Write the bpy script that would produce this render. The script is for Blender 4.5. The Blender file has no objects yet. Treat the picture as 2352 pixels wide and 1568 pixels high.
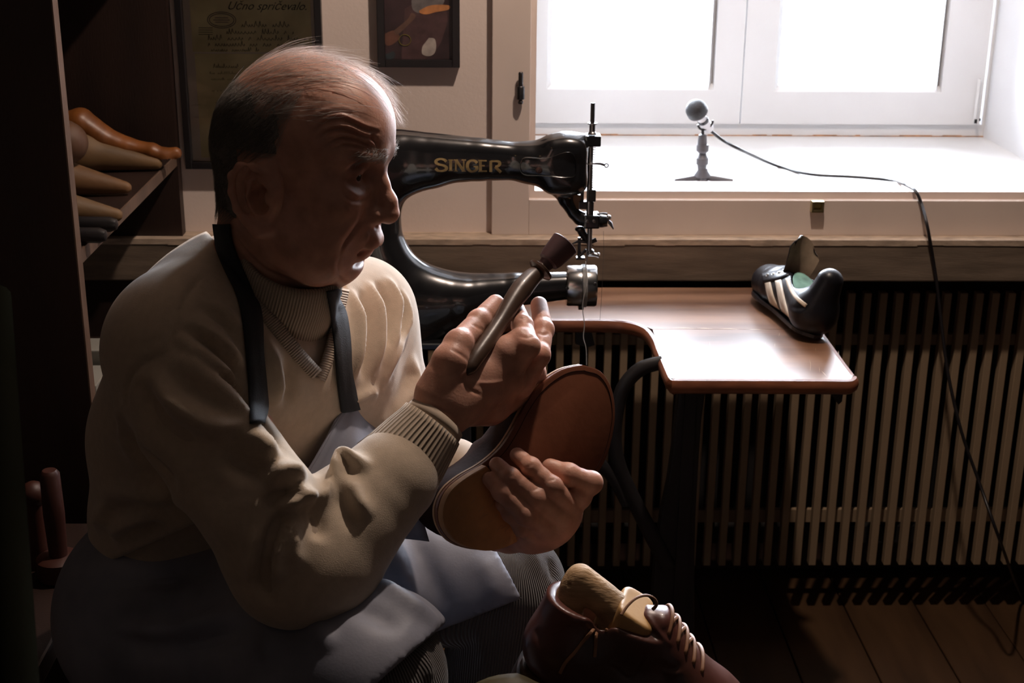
import bpy, bmesh, math, random
import numpy as np
from mathutils import Vector, Matrix
from mathutils.bvhtree import BVHTree
random.seed(7); np.random.seed(7)
S = bpy.context.scene
COL = S.collection
PI = math.pi

# ------------------------------------------------------------------ camera
F = 3200.0                                   # focal length for a 2352 px wide frame
CAM = Vector((0.0, 0.0, 1.55))
_p, _y, _r = math.radians(19.2), math.radians(1.5), math.radians(0.5)
_fw = Vector((math.sin(_y)*math.cos(_p), math.cos(_y)*math.cos(_p), -math.sin(_p)))
_rt = Vector((math.cos(_y), -math.sin(_y), 0))
_up = _rt.cross(_fw)
RT = _rt*math.cos(_r) + _up*math.sin(_r)
UP = _up*math.cos(_r) - _rt*math.sin(_r)
FW = _fw
cam_data = bpy.data.cameras.new('camera'); cam = bpy.data.objects.new('camera', cam_data); COL.objects.link(cam)
M = Matrix((RT, UP, -FW)).transposed().to_4x4(); M.translation = CAM
cam.matrix_world = M
cam_data.sensor_width = 36.0; cam_data.lens = F/2352*36.0
cam_data.clip_start = 0.05
cam_data.dof.use_dof = True; cam_data.dof.focus_distance = 1.66; cam_data.dof.aperture_fstop = 13.0
S.camera = cam

# ------------------------------------------------------------------ daylight, lamp, exposure
SKY = 54.0
world = bpy.data.worlds.new('overcast_sky'); S.world = world; world.use_nodes = True
bg = world.node_tree.nodes['Background']
bg.inputs[0].default_value = (0.80, 0.88, 1.0, 1); bg.inputs[1].default_value = SKY

LAMP_POS = (0.40, 1.93, 2.50)
ld = bpy.data.lights.new('pendant_bulb_light', 'POINT'); ld.energy = 70; ld.color = (1.0, 0.81, 0.68)
ld.shadow_soft_size = 0.03
lo = bpy.data.objects.new('pendant_bulb_light', ld); lo.location = LAMP_POS; COL.objects.link(lo)
ld2 = bpy.data.lights.new('workshop_bulb_light', 'POINT'); ld2.energy = 0.45; ld2.color = (1.0, 0.62, 0.30)
ld2.shadow_soft_size = 0.06
lo2 = bpy.data.objects.new('workshop_bulb_light', ld2); lo2.location = (-0.62, 0.35, 2.15); COL.objects.link(lo2)
S.view_settings.view_transform = 'Standard'; S.view_settings.look = 'None'
S.view_settings.exposure = 0.0; S.view_settings.gamma = 1.0; S.view_settings.use_curve_mapping = False
S.cycles.max_bounces = 8; S.cycles.diffuse_bounces = 5; S.cycles.glossy_bounces = 4
S.cycles.transparent_max_bounces = 12; S.cycles.sample_clamp_indirect = 6.0
S.cycles.use_denoising = True

# ------------------------------------------------------------------ pixel helpers (photo frame 2352 x 1568)
def ray(x, y):
    return FW + RT*((x-1176.0)/F) - UP*((y-784.0)/F)
def px(x, y, zc): return CAM + ray(x, y)*zc
def pY(x, y, Y):
    d = ray(x, y); return CAM + d*(Y/d.y)
def pZ(x, y, Z):
    d = ray(x, y); return CAM + d*((Z-CAM.z)/d.z)
def pX(x, y, X):
    d = ray(x, y); return CAM + d*((X-CAM.x)/d.x)

# ------------------------------------------------------------------ materials
def new_mat(name):
    m = bpy.data.materials.new(name); m.use_nodes = True
    nt = m.node_tree; b = nt.nodes['Principled BSDF']
    return m, nt, b
def sc(c, k): return tuple(min(1, max(0, v*k)) for v in c[:3])+(1,)
def mat(name, col, rough=0.6, metal=0.0, var=0.15, scale=8.0, stretch=(1,1,1), bump=0.0, bscale=120.0, bdist=0.002,
        spec=0.5, coat=0.0, detail=5.0, sss=0.0, sheen=0.0, col2=None, rvar=0.0):
    m, nt, b = new_mat(name)
    N, L = nt.nodes, nt.links
    tc = N.new('ShaderNodeTexCoord'); mp = N.new('ShaderNodeMapping')
    mp.inputs['Scale'].default_value = stretch
    L.new(tc.outputs['Object'], mp.inputs[0])
    no = N.new('ShaderNodeTexNoise'); no.inputs['Scale'].default_value = scale; no.inputs['Detail'].default_value = detail
    L.new(mp.outputs[0], no.inputs['Vector'])
    cr = N.new('ShaderNodeValToRGB')
    c2 = col2 if col2 else col
    cr.color_ramp.elements[0].position = 0.3; cr.color_ramp.elements[0].color = sc(col, 1-var)
    cr.color_ramp.elements[1].position = 0.7; cr.color_ramp.elements[1].color = sc(c2, 1+var)
    L.new(no.outputs['Fac'], cr.inputs[0]); L.new(cr.outputs[0], b.inputs['Base Color'])
    b.inputs['Roughness'].default_value = rough; b.inputs['Metallic'].default_value = metal
    b.inputs['Specular IOR Level'].default_value = spec
    b.inputs['Coat Weight'].default_value = coat
    if sheen: b.inputs['Sheen Weight'].default_value = sheen; b.inputs['Sheen Roughness'].default_value = 0.5
    if sss:
        b.inputs['Subsurface Weight'].default_value = sss
        b.inputs['Subsurface Radius'].default_value = (1.0, 0.35, 0.2); b.inputs['Subsurface Scale'].default_value = 0.008
    if rvar:
        mr = N.new('ShaderNodeMapRange'); mr.inputs[3].default_value = rough-rvar; mr.inputs[4].default_value = rough+rvar
        L.new(no.outputs['Fac'], mr.inputs[0]); L.new(mr.outputs[0], b.inputs['Roughness'])
    if bump:
        nb = N.new('ShaderNodeTexNoise'); nb.inputs['Scale'].default_value = bscale; nb.inputs['Detail'].default_value = 3
        L.new(mp.outputs[0], nb.inputs['Vector'])
        bp = N.new('ShaderNodeBump'); bp.inputs['Strength'].default_value = bump; bp.inputs['Distance'].default_value = bdist
        L.new(nb.outputs['Fac'], bp.inputs['Height']); L.new(bp.outputs[0], b.inputs['Normal'])
    return m
def glass_mat(name, tint=(1,1,1,1), refl=0.06):
    m, nt, b = new_mat(name); N, L = nt.nodes, nt.links
    N.remove(b); out = N['Material Output']
    t = N.new('ShaderNodeBsdfTransparent'); t.inputs[0].default_value = tint
    g = N.new('ShaderNodeBsdfGlossy'); g.inputs['Roughness'].default_value = 0.03
    fr = N.new('ShaderNodeFresnel'); fr.inputs[0].default_value = 1.45
    mx = N.new('ShaderNodeMixShader'); L.new(fr.outputs[0], mx.inputs[0]); L.new(t.outputs[0], mx.inputs[1]); L.new(g.outputs[0], mx.inputs[2])
    L.new(mx.outputs[0], out.inputs[0])
    return m

# ------------------------------------------------------------------ object helpers
def link(o, parent=None):
    COL.objects.link(o)
    if parent is not None:
        o.parent = parent
        o.matrix_parent_inverse = parent.matrix_world.inverted()
    return o
def tag(o, label=None, cat=None, group=None, kind=None):
    if label: o['label'] = label
    if cat: o['category'] = cat
    if group: o['group'] = group
    if kind: o['kind'] = kind
    return o
def empty(name, loc=(0,0,0), label=None, cat=None, group=None, kind=None):
    o = bpy.data.objects.new(name, None); o.location = loc; COL.objects.link(o)
    o.matrix_world = Matrix.Translation(Vector(loc))
    return tag(o, label, cat, group, kind)
def bobj(name, bm, m, parent=None, smooth=False, bevel=0.0):
    if bevel:
        bmesh.ops.bevel(bm, geom=[e for e in bm.edges], offset=bevel, segments=2, affect='EDGES', profile=0.6, clamp_overlap=True)
    me = bpy.data.meshes.new(name); bm.normal_update(); bm.to_mesh(me); bm.free()
    if m: me.materials.append(m)
    if smooth:
        me.polygons.foreach_set('use_smooth', [True]*len(me.polygons))
        if smooth == 'auto': me.set_sharp_from_angle(angle=math.radians(38))
    return link(bpy.data.objects.new(name, me), parent)
def nobj(name, V, Q, m, parent=None, smooth=True):
    """V (n,3) array, Q (k,3|4) array of indices"""
    me = bpy.data.meshes.new(name)
    V = np.asarray(V, dtype=np.float32); Q = np.asarray(Q, dtype=np.int32)
    n, k = Q.shape
    me.vertices.add(len(V)); me.vertices.foreach_set('co', V.ravel())
    me.loops.add(n*k); me.loops.foreach_set('vertex_index', Q.ravel())
    me.polygons.add(n); me.polygons.foreach_set('loop_start', np.arange(0, n*k, k, dtype=np.int32))
    me.update(calc_edges=True)
    if smooth: me.polygons.foreach_set('use_smooth', np.ones(n, dtype=bool))
    if m: me.materials.append(m)
    return link(bpy.data.objects.new(name, me), parent)
def box(bm, c, s, R=None):
    """box centred c with full size s, R a 3x3 rotation"""
    vs = []
    for i in (-1, 1):
        for j in (-1, 1):
            for k in (-1, 1):
                v = Vector((i*s[0]/2, j*s[1]/2, k*s[2]/2))
                if R is not None: v = R @ v
                vs.append(bm.verts.new(Vector(c)+v))
    for f in ((0,1,3,2),(4,6,7,5),(0,4,5,1),(2,3,7,6),(0,2,6,4),(1,5,7,3)):
        bm.faces.new([vs[a] for a in f])
def boxobj(name, x0, x1, y0, y1, z0, z1, m, parent=None, bevel=0.0):
    bm = bmesh.new(); box(bm, ((x0+x1)/2, (y0+y1)/2, (z0+z1)/2), (abs(x1-x0), abs(y1-y0), abs(z1-z0)))
    return bobj(name, bm, m, parent, bevel=bevel)
def frame_of(axis, ref=None):
    a = Vector(axis).normalized()
    r = Vector(ref) if ref is not None else (Vector((0,0,1)) if abs(a.z) < 0.9 else Vector((1,0,0)))
    u = (r - a*r.dot(a)).normalized(); v = a.cross(u)
    return a, u, v
def lathe(bm, o, axis, prof, seg=24, ref=None, ribs=0, ribamp=0.0):
    """prof = [(dist along axis, radius)]"""
    a, u, v = frame_of(axis, ref); o = Vector(o); rings = []
    for (t, r) in prof:
        if r <= 1e-6: rings.append([bm.verts.new(o+a*t)]); continue
        ring = []
        for i in range(seg):
            th = 2*PI*i/seg
            rr = r*(1+(ribamp*math.cos(ribs*th) if ribs else 0))
            ring.append(bm.verts.new(o+a*t+(u*math.cos(th)+v*math.sin(th))*rr))
        rings.append(ring)
    for A, B in zip(rings, rings[1:]):
        if len(A) == 1 and len(B) == 1: continue
        for i in range(seg):
            j = (i+1) % seg
            if len(A) == 1: bm.faces.new([A[0], B[j], B[i]])
            elif len(B) == 1: bm.faces.new([A[i], A[j], B[0]])
            else: bm.faces.new([A[i], A[j], B[j], B[i]])
    if len(rings[0]) > 1: bm.faces.new(rings[0][::-1])
    if len(rings[-1]) > 1: bm.faces.new(rings[-1])
def catmull(P, n=8):
    P = [Vector(p) for p in P]; out = []
    for i in range(len(P)-1):
        p0 = P[max(i-1,0)]; p1 = P[i]; p2 = P[i+1]; p3 = P[min(i+2, len(P)-1)]
        for k in range(n):
            t = k/n
            out.append(0.5*((2*p1)+(p2-p0)*t+(2*p0-5*p1+4*p2-p3)*t*t+(3*p1-p0-3*p2+p3)*t**3))
    out.append(P[-1]); return out
def tube(bm, P, r, seg=10, flat=1.0, ref=None, smooth=0, cap=True):
    """r a number or list per point; flat squashes along the second frame axis"""
    if smooth:
        n0 = len(P)
        if not isinstance(r, (int, float)):
            rr = []
            for i in range(n0-1):
                for k in range(smooth): rr.append(r[i]+(r[i+1]-r[i])*k/smooth)
            rr.append(r[-1]); r = rr
        P = catmull(P, smooth)
    P = [Vector(p) for p in P]
    R = [r]*len(P) if isinstance(r, (int, float)) else list(r)
    rings = []; u = None
    for i, p in enumerate(P):
        t = (P[min(i+1, len(P)-1)]-P[max(i-1, 0)]).normalized()
        if u is None:
            rv = Vector(ref) if ref is not None else (Vector((0,0,1)) if abs(t.z) < 0.9 else Vector((1,0,0)))
            u = (rv-t*rv.dot(t)).normalized()
        else: u = (u-t*u.dot(t)).normalized()
        v = t.cross(u)
        rings.append([bm.verts.new(p+(u*math.cos(2*PI*k/seg)+v*math.sin(2*PI*k/seg)*flat)*R[i]) for k in range(seg)])
    for A, B in zip(rings, rings[1:]):
        for k in range(seg):
            j = (k+1) % seg; bm.faces.new([A[k], A[j], B[j], B[k]])
    if cap: bm.faces.new(rings[0][::-1]); bm.faces.new(rings[-1])
def prism(bm, poly, vec):
    """closed polygon of points, extruded by vec"""
    vec = Vector(vec)
    A = [bm.verts.new(Vector(p)) for p in poly]; B = [bm.verts.new(Vector(p)+vec) for p in poly]
    bm.faces.new(A[::-1]); bm.faces.new(B)
    n = len(A)
    for i in range(n):
        j = (i+1) % n; bm.faces.new([A[i], A[j], B[j], B[i]])
def ball(bm, c, r, u=14, v=9, sq=(1,1,1)):
    bmesh.ops.create_uvsphere(bm, u_segments=u, v_segments=v, radius=r,
        matrix=Matrix.Translation(Vector(c)) @ Matrix.Diagonal((sq[0], sq[1], sq[2], 1)))
def tubeobj(name, P, r, m, parent=None, seg=10, flat=1.0, ref=None, smooth=0):
    bm = bmesh.new(); tube(bm, P, r, seg, flat, ref, smooth); return bobj(name, bm, m, parent, smooth='auto')
def latheobj(name, o, axis, prof, m, parent=None, seg=24, **k):
    bm = bmesh.new(); lathe(bm, o, axis, prof, seg, **k); return bobj(name, bm, m, parent, smooth='auto')

# ------------------------------------------------------------------ signed distance fields -> meshes (for organic shapes)
class Field:
    def __init__(s, lo, hi, h):
        s.lo = np.array(lo, dtype=np.float64); s.h = h
        s.n = np.ceil((np.array(hi)-s.lo)/h).astype(int)+1
        s.ax = [(s.lo[i]+h*np.arange(s.n[i])).astype(np.float32) for i in range(3)]
        s.D = np.full(tuple(s.n), 0.2, dtype=np.float32)
    def sub(s, lo, hi):
        sl = []
        for i in range(3):
            a = int(max(0, math.floor((lo[i]-s.lo[i])/s.h))); b = int(min(s.n[i], math.ceil((hi[i]-s.lo[i])/s.h)+1))
            if b <= a: return None
            sl.append(slice(a, b))
        G = np.meshgrid(s.ax[0][sl[0]], s.ax[1][sl[1]], s.ax[2][sl[2]], indexing='ij', sparse=True)
        return tuple(sl), G
    def apply(s, sl, d, k, op):
        A = s.D[sl]
        if op == 'u':
            if k <= 0: s.D[sl] = np.minimum(A, d); return
            h = np.clip(0.5+0.5*(A-d)/k, 0, 1); s.D[sl] = A*(1-h)+d*h-k*h*(1-h)
        elif op == 's':
            if k <= 0: s.D[sl] = np.maximum(A, -d); return
            h = np.clip(0.5-0.5*(A+d)/k, 0, 1); s.D[sl] = A*(1-h)-d*h+k*h*(1-h)
        elif op == 'i':
            if k <= 0: s.D[sl] = np.maximum(A, d); return
            h = np.clip(0.5-0.5*(d-A)/k, 0, 1); s.D[sl] = d*(1-h)+A*h+k*h*(1-h)
    def cone(s, a, b, ra, rb=None, k=0.01, op='u', sq=None):
        rb = ra if rb is None else rb
        a = np.array(a, dtype=float); b = np.array(b, dtype=float)
        f = 1.0
        if sq is not None: f = max(1.0, 1.0/sq[1])
        R = (max(ra, rb))*f+k+2.5*s.h+0.004
        q = s.sub(np.minimum(a, b)-R, np.maximum(a, b)+R)
        if q is None: return s
        sl, (X, Y, Z) = q
        if sq is not None:
            n = np.array(sq[0], dtype=float); n /= np.linalg.norm(n); g = sq[1]-1
            c0 = (a+b)/2
            dn = (X-c0[0])*n[0]+(Y-c0[1])*n[1]+(Z-c0[2])*n[2]
            X = X+g*dn*n[0]; Y = Y+g*dn*n[1]; Z = Z+g*dn*n[2]
            a = a+g*np.dot(a-c0, n)*n; b = b+g*np.dot(b-c0, n)*n
        ba = b-a; L = max(1e-9, float(np.dot(ba, ba)))
        t = np.clip(((X-a[0])*ba[0]+(Y-a[1])*ba[1]+(Z-a[2])*ba[2])/L, 0, 1).astype(np.float32)
        d = np.sqrt((X-a[0]-t*ba[0])**2+(Y-a[1]-t*ba[1])**2+(Z-a[2]-t*ba[2])**2)-(ra+(rb-ra)*t)
        s.apply(sl, d.astype(np.float32), k, op); return s
    def chain(s, P, R, k=0.01, op='u', sq=None):
        """poly-line of tapering capsules, joined to each other without bulges, then blended in once"""
        P = [np.array(p, dtype=float) for p in P]; f = 1.0
        if sq is not None: f = max(1.0, 1.0/sq[1])
        m = max(R)*f+k+2.5*s.h+0.004
        q = s.sub(np.min(P, 0)-m, np.max(P, 0)+m)
        if q is None: return s
        sl, (X, Y, Z) = q; D = None
        if sq is not None:
            n = np.array(sq[0], dtype=float); n /= np.linalg.norm(n); g = sq[1]-1; c0 = np.mean(P, 0)
            dn = (X-c0[0])*n[0]+(Y-c0[1])*n[1]+(Z-c0[2])*n[2]
            X = X+g*dn*n[0]; Y = Y+g*dn*n[1]; Z = Z+g*dn*n[2]
            P = [p+g*np.dot(p-c0, n)*n for p in P]
        for i in range(len(P)-1):
            a, b = P[i], P[i+1]; ba = b-a; L = max(1e-9, float(np.dot(ba, ba)))
            t = np.clip(((X-a[0])*ba[0]+(Y-a[1])*ba[1]+(Z-a[2])*ba[2])/L, 0, 1).astype(np.float32)
            d = np.sqrt((X-a[0]-t*ba[0])**2+(Y-a[1]-t*ba[1])**2+(Z-a[2]-t*ba[2])**2)-(R[i]+(R[i+1]-R[i])*t)
            if D is None: D = d
            else:
                kk = 0.006; h = np.clip(0.5+0.5*(D-d)/kk, 0, 1); D = D*(1-h)+d*h-kk*h*(1-h)*0.4
        s.apply(sl, D.astype(np.float32), k, op); return s
    def ell(s, c, r, k=0.01, op='u', R=None):
        c = np.array(c, dtype=float); r = np.array(r, dtype=float)
        m = float(r.max())+k+2.5*s.h+0.004
        q = s.sub(c-m, c+m)
        if q is None: return s
        sl, (X, Y, Z) = q; X = X-c[0]; Y = Y-c[1]; Z = Z-c[2]
        if R is not None:
            R = np.array(R)                    # columns = local axes
            X, Y, Z = (X*R[0,0]+Y*R[1,0]+Z*R[2,0], X*R[0,1]+Y*R[1,1]+Z*R[2,1], X*R[0,2]+Y*R[1,2]+Z*R[2,2])
        k0 = np.sqrt((X/r[0])**2+(Y/r[1])**2+(Z/r[2])**2)
        k1 = np.sqrt((X/r[0]**2)**2+(Y/r[1]**2)**2+(Z/r[2]**2)**2)
        d = (k0*(k0-1)/np.maximum(k1, 1e-6))
        s.apply(sl, d.astype(np.float32), k, op); return s
    def bx(s, c, half, rad=0.003, k=0.0, op='u', R=None):
        c = np.array(c, dtype=float); hh = np.array(half, dtype=float)-rad
        m = float(np.linalg.norm(half))+k+3*s.h
        q = s.sub(c-m, c+m)
        if q is None: return s
        sl, (X, Y, Z) = q; X = X-c[0]; Y = Y-c[1]; Z = Z-c[2]
        if R is not None:
            R = np.array(R)
            X, Y, Z = (X*R[0,0]+Y*R[1,0]+Z*R[2,0], X*R[0,1]+Y*R[1,1]+Z*R[2,1], X*R[0,2]+Y*R[1,2]+Z*R[2,2])
        qx, qy, qz = np.abs(X)-hh[0], np.abs(Y)-hh[1], np.abs(Z)-hh[2]
        d = np.sqrt(np.maximum(qx,0)**2+np.maximum(qy,0)**2+np.maximum(qz,0)**2)+np.minimum(np.maximum(qx, np.maximum(qy, qz)), 0)-rad
        s.apply(sl, d.astype(np.float32), k, op); return s
    def plane(s, p, n, k=0.0, op='i'):
        """keep the side opposite to n"""
        n = np.array(n, dtype=float); n /= np.linalg.norm(n); p = np.array(p, dtype=float)
        X, Y, Z = np.meshgrid(*s.ax, indexing='ij', sparse=True)
        d = ((X-p[0])*n[0]+(Y-p[1])*n[1]+(Z-p[2])*n[2]).astype(np.float32)
        s.apply((slice(None),)*3, d, k, op); return s
    def mesh(s, iso=0.0):
        D = s.D-iso; inside = D < 0
        nx, ny, nz = D.shape
        acc = np.zeros((nx-1, ny-1, nz-1, 3), dtype=np.float32); cnt = np.zeros((nx-1, ny-1, nz-1), dtype=np.float32)
        c = inside[:-1,:-1,:-1].astype(np.int8)
        for dx in (0,1):
            for dy in (0,1):
                for dz in (0,1):
                    if dx+dy+dz: c = c+inside[dx:nx-1+dx, dy:ny-1+dy, dz:nz-1+dz]
        act = (c > 0) & (c < 8); idx = np.argwhere(act)
        I, J, K = idx.T
        acc = np.zeros((len(idx), 3), dtype=np.float64); cnt = np.zeros(len(idx))
        off = [(0,0,0),(1,0,0),(0,1,0),(1,1,0),(0,0,1),(1,0,1),(0,1,1),(1,1,1)]
        vals = [D[I+o[0], J+o[1], K+o[2]].astype(np.float64) for o in off]
        for a in range(8):
            for b in range(a+1, 8):
                oa, ob = off[a], off[b]
                if sum(abs(oa[i]-ob[i]) for i in range(3)) != 1: continue
                va, vb = vals[a], vals[b]; m = (va < 0) != (vb < 0)
                t = np.where(m, va/np.where(va-vb == 0, 1, va-vb), 0)
                for i in range(3): acc[:, i] += np.where(m, oa[i]+t*(ob[i]-oa[i]), 0)
                cnt += m
        V = s.lo+(idx+acc/cnt[:, None])*s.h
        num = np.full(act.shape, -1, dtype=np.int64); num[act] = np.arange(len(idx))
        Q = []
        for axis in range(3):
            a1, a2 = [(1,2),(2,0),(0,1)][axis]
            sl0 = [slice(None)]*3; sl1 = [slice(None)]*3
            sl0[axis] = slice(0, -1); sl1[axis] = slice(1, None)
            s0 = inside[tuple(sl0)]; s1 = inside[tuple(sl1)]
            ch = np.argwhere(s0 != s1)
            if not len(ch): continue
            ok = (ch[:, a1] > 0) & (ch[:, a2] > 0) & (ch[:, a1] < D.shape[a1]-1) & (ch[:, a2] < D.shape[a2]-1)
            ch = ch[ok]; fl = s0[tuple(ch.T)]
            def cell(d1, d2):
                q = ch.copy(); q[:, a1] -= d1; q[:, a2] -= d2; return num[tuple(q.T)]
            q = np.stack([cell(1,1), cell(0,1), cell(0,0), cell(1,0)], 1)
            q[~fl] = q[~fl][:, ::-1]
            Q.append(q)
        Q = np.concatenate(Q)
        Q = Q[(Q >= 0).all(1)]
        return V, Q
def vnormals(V, Q):
    a, b, c, d = V[Q[:,0]], V[Q[:,1]], V[Q[:,2]], V[Q[:,3 if Q.shape[1] > 3 else 2]]
    n = np.cross(c-a, d-b) if Q.shape[1] > 3 else np.cross(b-a, c-a)
    N = np.zeros_like(V)
    for i in range(Q.shape[1]):
        for j in range(3): N[:, j] += np.bincount(Q[:, i], weights=n[:, j], minlength=len(V))
    return N/np.maximum(np.linalg.norm(N, axis=1, keepdims=True), 1e-12)
def smooth_mesh(V, Q, it=2, lam=0.5):
    n = len(V); k = Q.shape[1]
    A = np.concatenate([Q[:, i] for i in range(k)]+[Q[:, (i+1)%k] for i in range(k)])
    B = np.concatenate([Q[:, (i+1)%k] for i in range(k)]+[Q[:, i] for i in range(k)])
    deg = np.maximum(np.bincount(A, minlength=n), 1)
    for _ in range(it):
        M_ = np.stack([np.bincount(A, weights=V[B, j], minlength=n) for j in range(3)], 1)/deg[:, None]
        V = V+lam*(M_-V)
    return V
def bvh(V, Q): return BVHTree.FromPolygons([tuple(v) for v in V.tolist()], [tuple(q) for q in Q.tolist()])
def cast(T, x, y):
    h = T.ray_cast(CAM, ray(x, y).normalized())
    return (h[0], h[1]) if h[0] is not None else (None, None)
def stroke(V, N, P, w, amp, taper=True, mask=None):
    """raise (amp > 0) or press in (amp < 0) a soft crease along the 3-D polyline P; w and amp in metres"""
    P = [np.array(p, dtype=float) for p in P]
    lo = np.min(P, 0)-3*w; hi = np.max(P, 0)+3*w
    sel = np.where(((V > lo) & (V < hi)).all(1))[0]
    if not len(sel): return
    v = V[sel]; best = np.full(len(sel), 1e9); bt = np.zeros(len(sel))
    L = [np.linalg.norm(P[i+1]-P[i]) for i in range(len(P)-1)]; T = sum(L); s0 = 0
    for i in range(len(P)-1):
        a = P[i]; ba = P[i+1]-a; t = np.clip(((v-a)@ba)/max(L[i]**2, 1e-12), 0, 1)
        d = np.linalg.norm(v-a-t[:, None]*ba, axis=1); m = d < best
        best[m] = d[m]; bt[m] = (s0+t[m]*L[i])/T; s0 += L[i]
    f = np.exp(-(best/w)**2)*amp
    if taper: f *= np.clip(np.sin(PI*np.clip(bt, 0, 1))*1.2, 0, 1)
    V[sel] += N[sel]*f[:, None]
def pxstroke(V, N, T, pts, w, amp, taper=True, sm=4):
    P = []
    for (x, y) in pts:
        p, n = cast(T, x, y)
        if p is not None: P.append(p)
    if len(P) < 2: return
    stroke(V, N, catmull(P, sm), w, amp, taper)
# ================================================================== SETTING
m_wall = mat('painted_plaster', (0.76, 0.63, 0.56), 0.75, var=0.05, scale=3, bump=0.25, bscale=160, bdist=0.001)
m_case = mat('cream_painted_wood', (0.70, 0.58, 0.51), 0.5, var=0.05, scale=5, bump=0.15, bscale=220, bdist=0.0006)
m_white = mat('white_paint', (0.70, 0.70, 0.71), 0.45, var=0.03, scale=4, bump=0.06, bscale=90, bdist=0.0008)
m_sill = mat('sill_paint', (0.62, 0.61, 0.60), 0.4, var=0.05, scale=6, bump=0.05, bscale=60)
m_dirt = mat('dirty_joint', (0.36, 0.17, 0.07), 0.8, var=0.5, scale=60)
m_dark = mat('near_black', (0.012, 0.009, 0.008), 0.9, var=0.2)  # even near-black for the subfloor and the radiator
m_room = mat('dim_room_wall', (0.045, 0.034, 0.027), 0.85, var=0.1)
m_ledge = mat('worn_wood_ledge', (0.17, 0.125, 0.09), 0.6, var=0.35, scale=7, stretch=(1, 4, 7), bump=0.3, bscale=60, bdist=0.001, detail=9, rvar=0.1)
m_ledge_top = mat('worn_lit_ledge_edge', (0.46, 0.35, 0.26), 0.6, var=0.3, scale=30, stretch=(1, 3, 3), detail=8, bump=0.2)  # worn top edge; its paleness also paints in the light on top
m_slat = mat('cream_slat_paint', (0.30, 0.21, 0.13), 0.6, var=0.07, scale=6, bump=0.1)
m_plank = mat('worn_floor_board', (0.060, 0.027, 0.010), 0.5, var=0.38, scale=3.5, stretch=(5, 0.7, 1), detail=9, bump=0.25, bscale=50, bdist=0.001, col2=(0.055, 0.027, 0.011))
m_knot = mat('plank_knot', (0.04, 0.018, 0.008), 0.6, var=0.3)
m_bcase = mat('dark_stained_wood', (0.020, 0.009, 0.006), 0.5, var=0.3, scale=5, stretch=(3, 3, 0.5), detail=8, bump=0.15)
m_bedge = mat('lit_edge_wood', (0.13, 0.08, 0.055), 0.55, var=0.25, scale=20, stretch=(1, 1, 0.4), bump=0.3, bscale=90)  # bookcase edges: light falling on them is put into this paler colour
m_black = mat('black_lacquer', (0.012, 0.010, 0.011), 0.35, var=0.2)
m_glass = glass_mat('clear_pane')

YC, YV = 2.62, 2.64             # casing face, wall face
YS = 3.30                       # sash plane
def XY(x, y, Y): return pY(x, y, Y)
XO = XY(1130, 300, YC).x        # casing outer edge
XI = XY(1217, 300, YC).x        # casing inner edge
XL = XY(1229, 300, YC+.02).x    # lip inner edge = left reveal
ZC0 = XY(1500, 540, YC).z       # casing bottom
ZC1 = XY(1500, 459.5, YC).z     # casing rail top
ZL = XY(1500, 438, YC+.02).z    # lip top
ZS = ZL-0.016                   # sill surface (lower than the lip)
XR = pZ(2274, 322, ZS).x        # right reveal
YS = pZ(1750, 312, ZS).y
ZT, ZCEIL = 2.55, 2.75
XWL, XWR, YB = -1.12, 2.6, -1.9
ZLT = XY(1500, 548, 2.585).z; ZLB = XY(1500, 646, 2.585).z

# walls
def wall_piece(bm, x0, x1, y0, y1, z0, z1): box(bm, ((x0+x1)/2, (y0+y1)/2, (z0+z1)/2), (x1-x0, y1-y0, z1-z0))
bm = bmesh.new()
wall_piece(bm, XWL-.1, XL, YV, YS+.18, ZLT-.01, ZCEIL)
wall_piece(bm, XR, XWR+.1, YV, YS+.18, ZLT-.01, ZCEIL)
wall_piece(bm, XL, XR, YV, YS+.18, ZT, ZCEIL)
tag(bobj('wall_back', bm, m_wall), kind='structure')
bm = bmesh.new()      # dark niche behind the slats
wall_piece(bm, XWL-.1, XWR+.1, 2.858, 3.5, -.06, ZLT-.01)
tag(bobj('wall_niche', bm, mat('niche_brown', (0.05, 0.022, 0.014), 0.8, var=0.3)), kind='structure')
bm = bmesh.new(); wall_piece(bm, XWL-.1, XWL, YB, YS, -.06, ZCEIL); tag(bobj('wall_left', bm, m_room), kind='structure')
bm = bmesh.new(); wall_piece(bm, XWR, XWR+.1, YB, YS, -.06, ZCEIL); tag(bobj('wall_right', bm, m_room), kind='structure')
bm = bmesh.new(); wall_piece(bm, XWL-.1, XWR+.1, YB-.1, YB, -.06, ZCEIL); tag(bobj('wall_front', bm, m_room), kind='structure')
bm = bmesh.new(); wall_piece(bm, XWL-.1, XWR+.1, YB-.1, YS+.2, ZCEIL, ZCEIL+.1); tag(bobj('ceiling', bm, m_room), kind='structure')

# floor of boards laid towards the window
floor = empty('floor', (0, 0, 0), kind='structure')
bm = bmesh.new(); wall_piece(bm, XWL-.1, XWR+.1, YB-.1, 3.0, -0.06, -0.02); bobj('subfloor', bm, m_dark, floor)
bm = bmesh.new(); PW = 0.158; box(bm, (0, 0.48, -.0105), (PW-.003, 4.75, .021)); bmesh.ops.bevel(bm, geom=bm.edges[:], offset=.0015, segments=1, affect='EDGES')
pl0 = bobj('plank', bm, m_plank, floor)
k = 0; x = XWL+.03
while x < XWR:
    o = pl0 if k == 0 else pl0.copy()
    if k: link(o, floor)
    o.location = (x+PW/2, 0, random.uniform(-.0008, .0008)); o.rotation_euler.z = 0
    x += PW; k += 1

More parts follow.
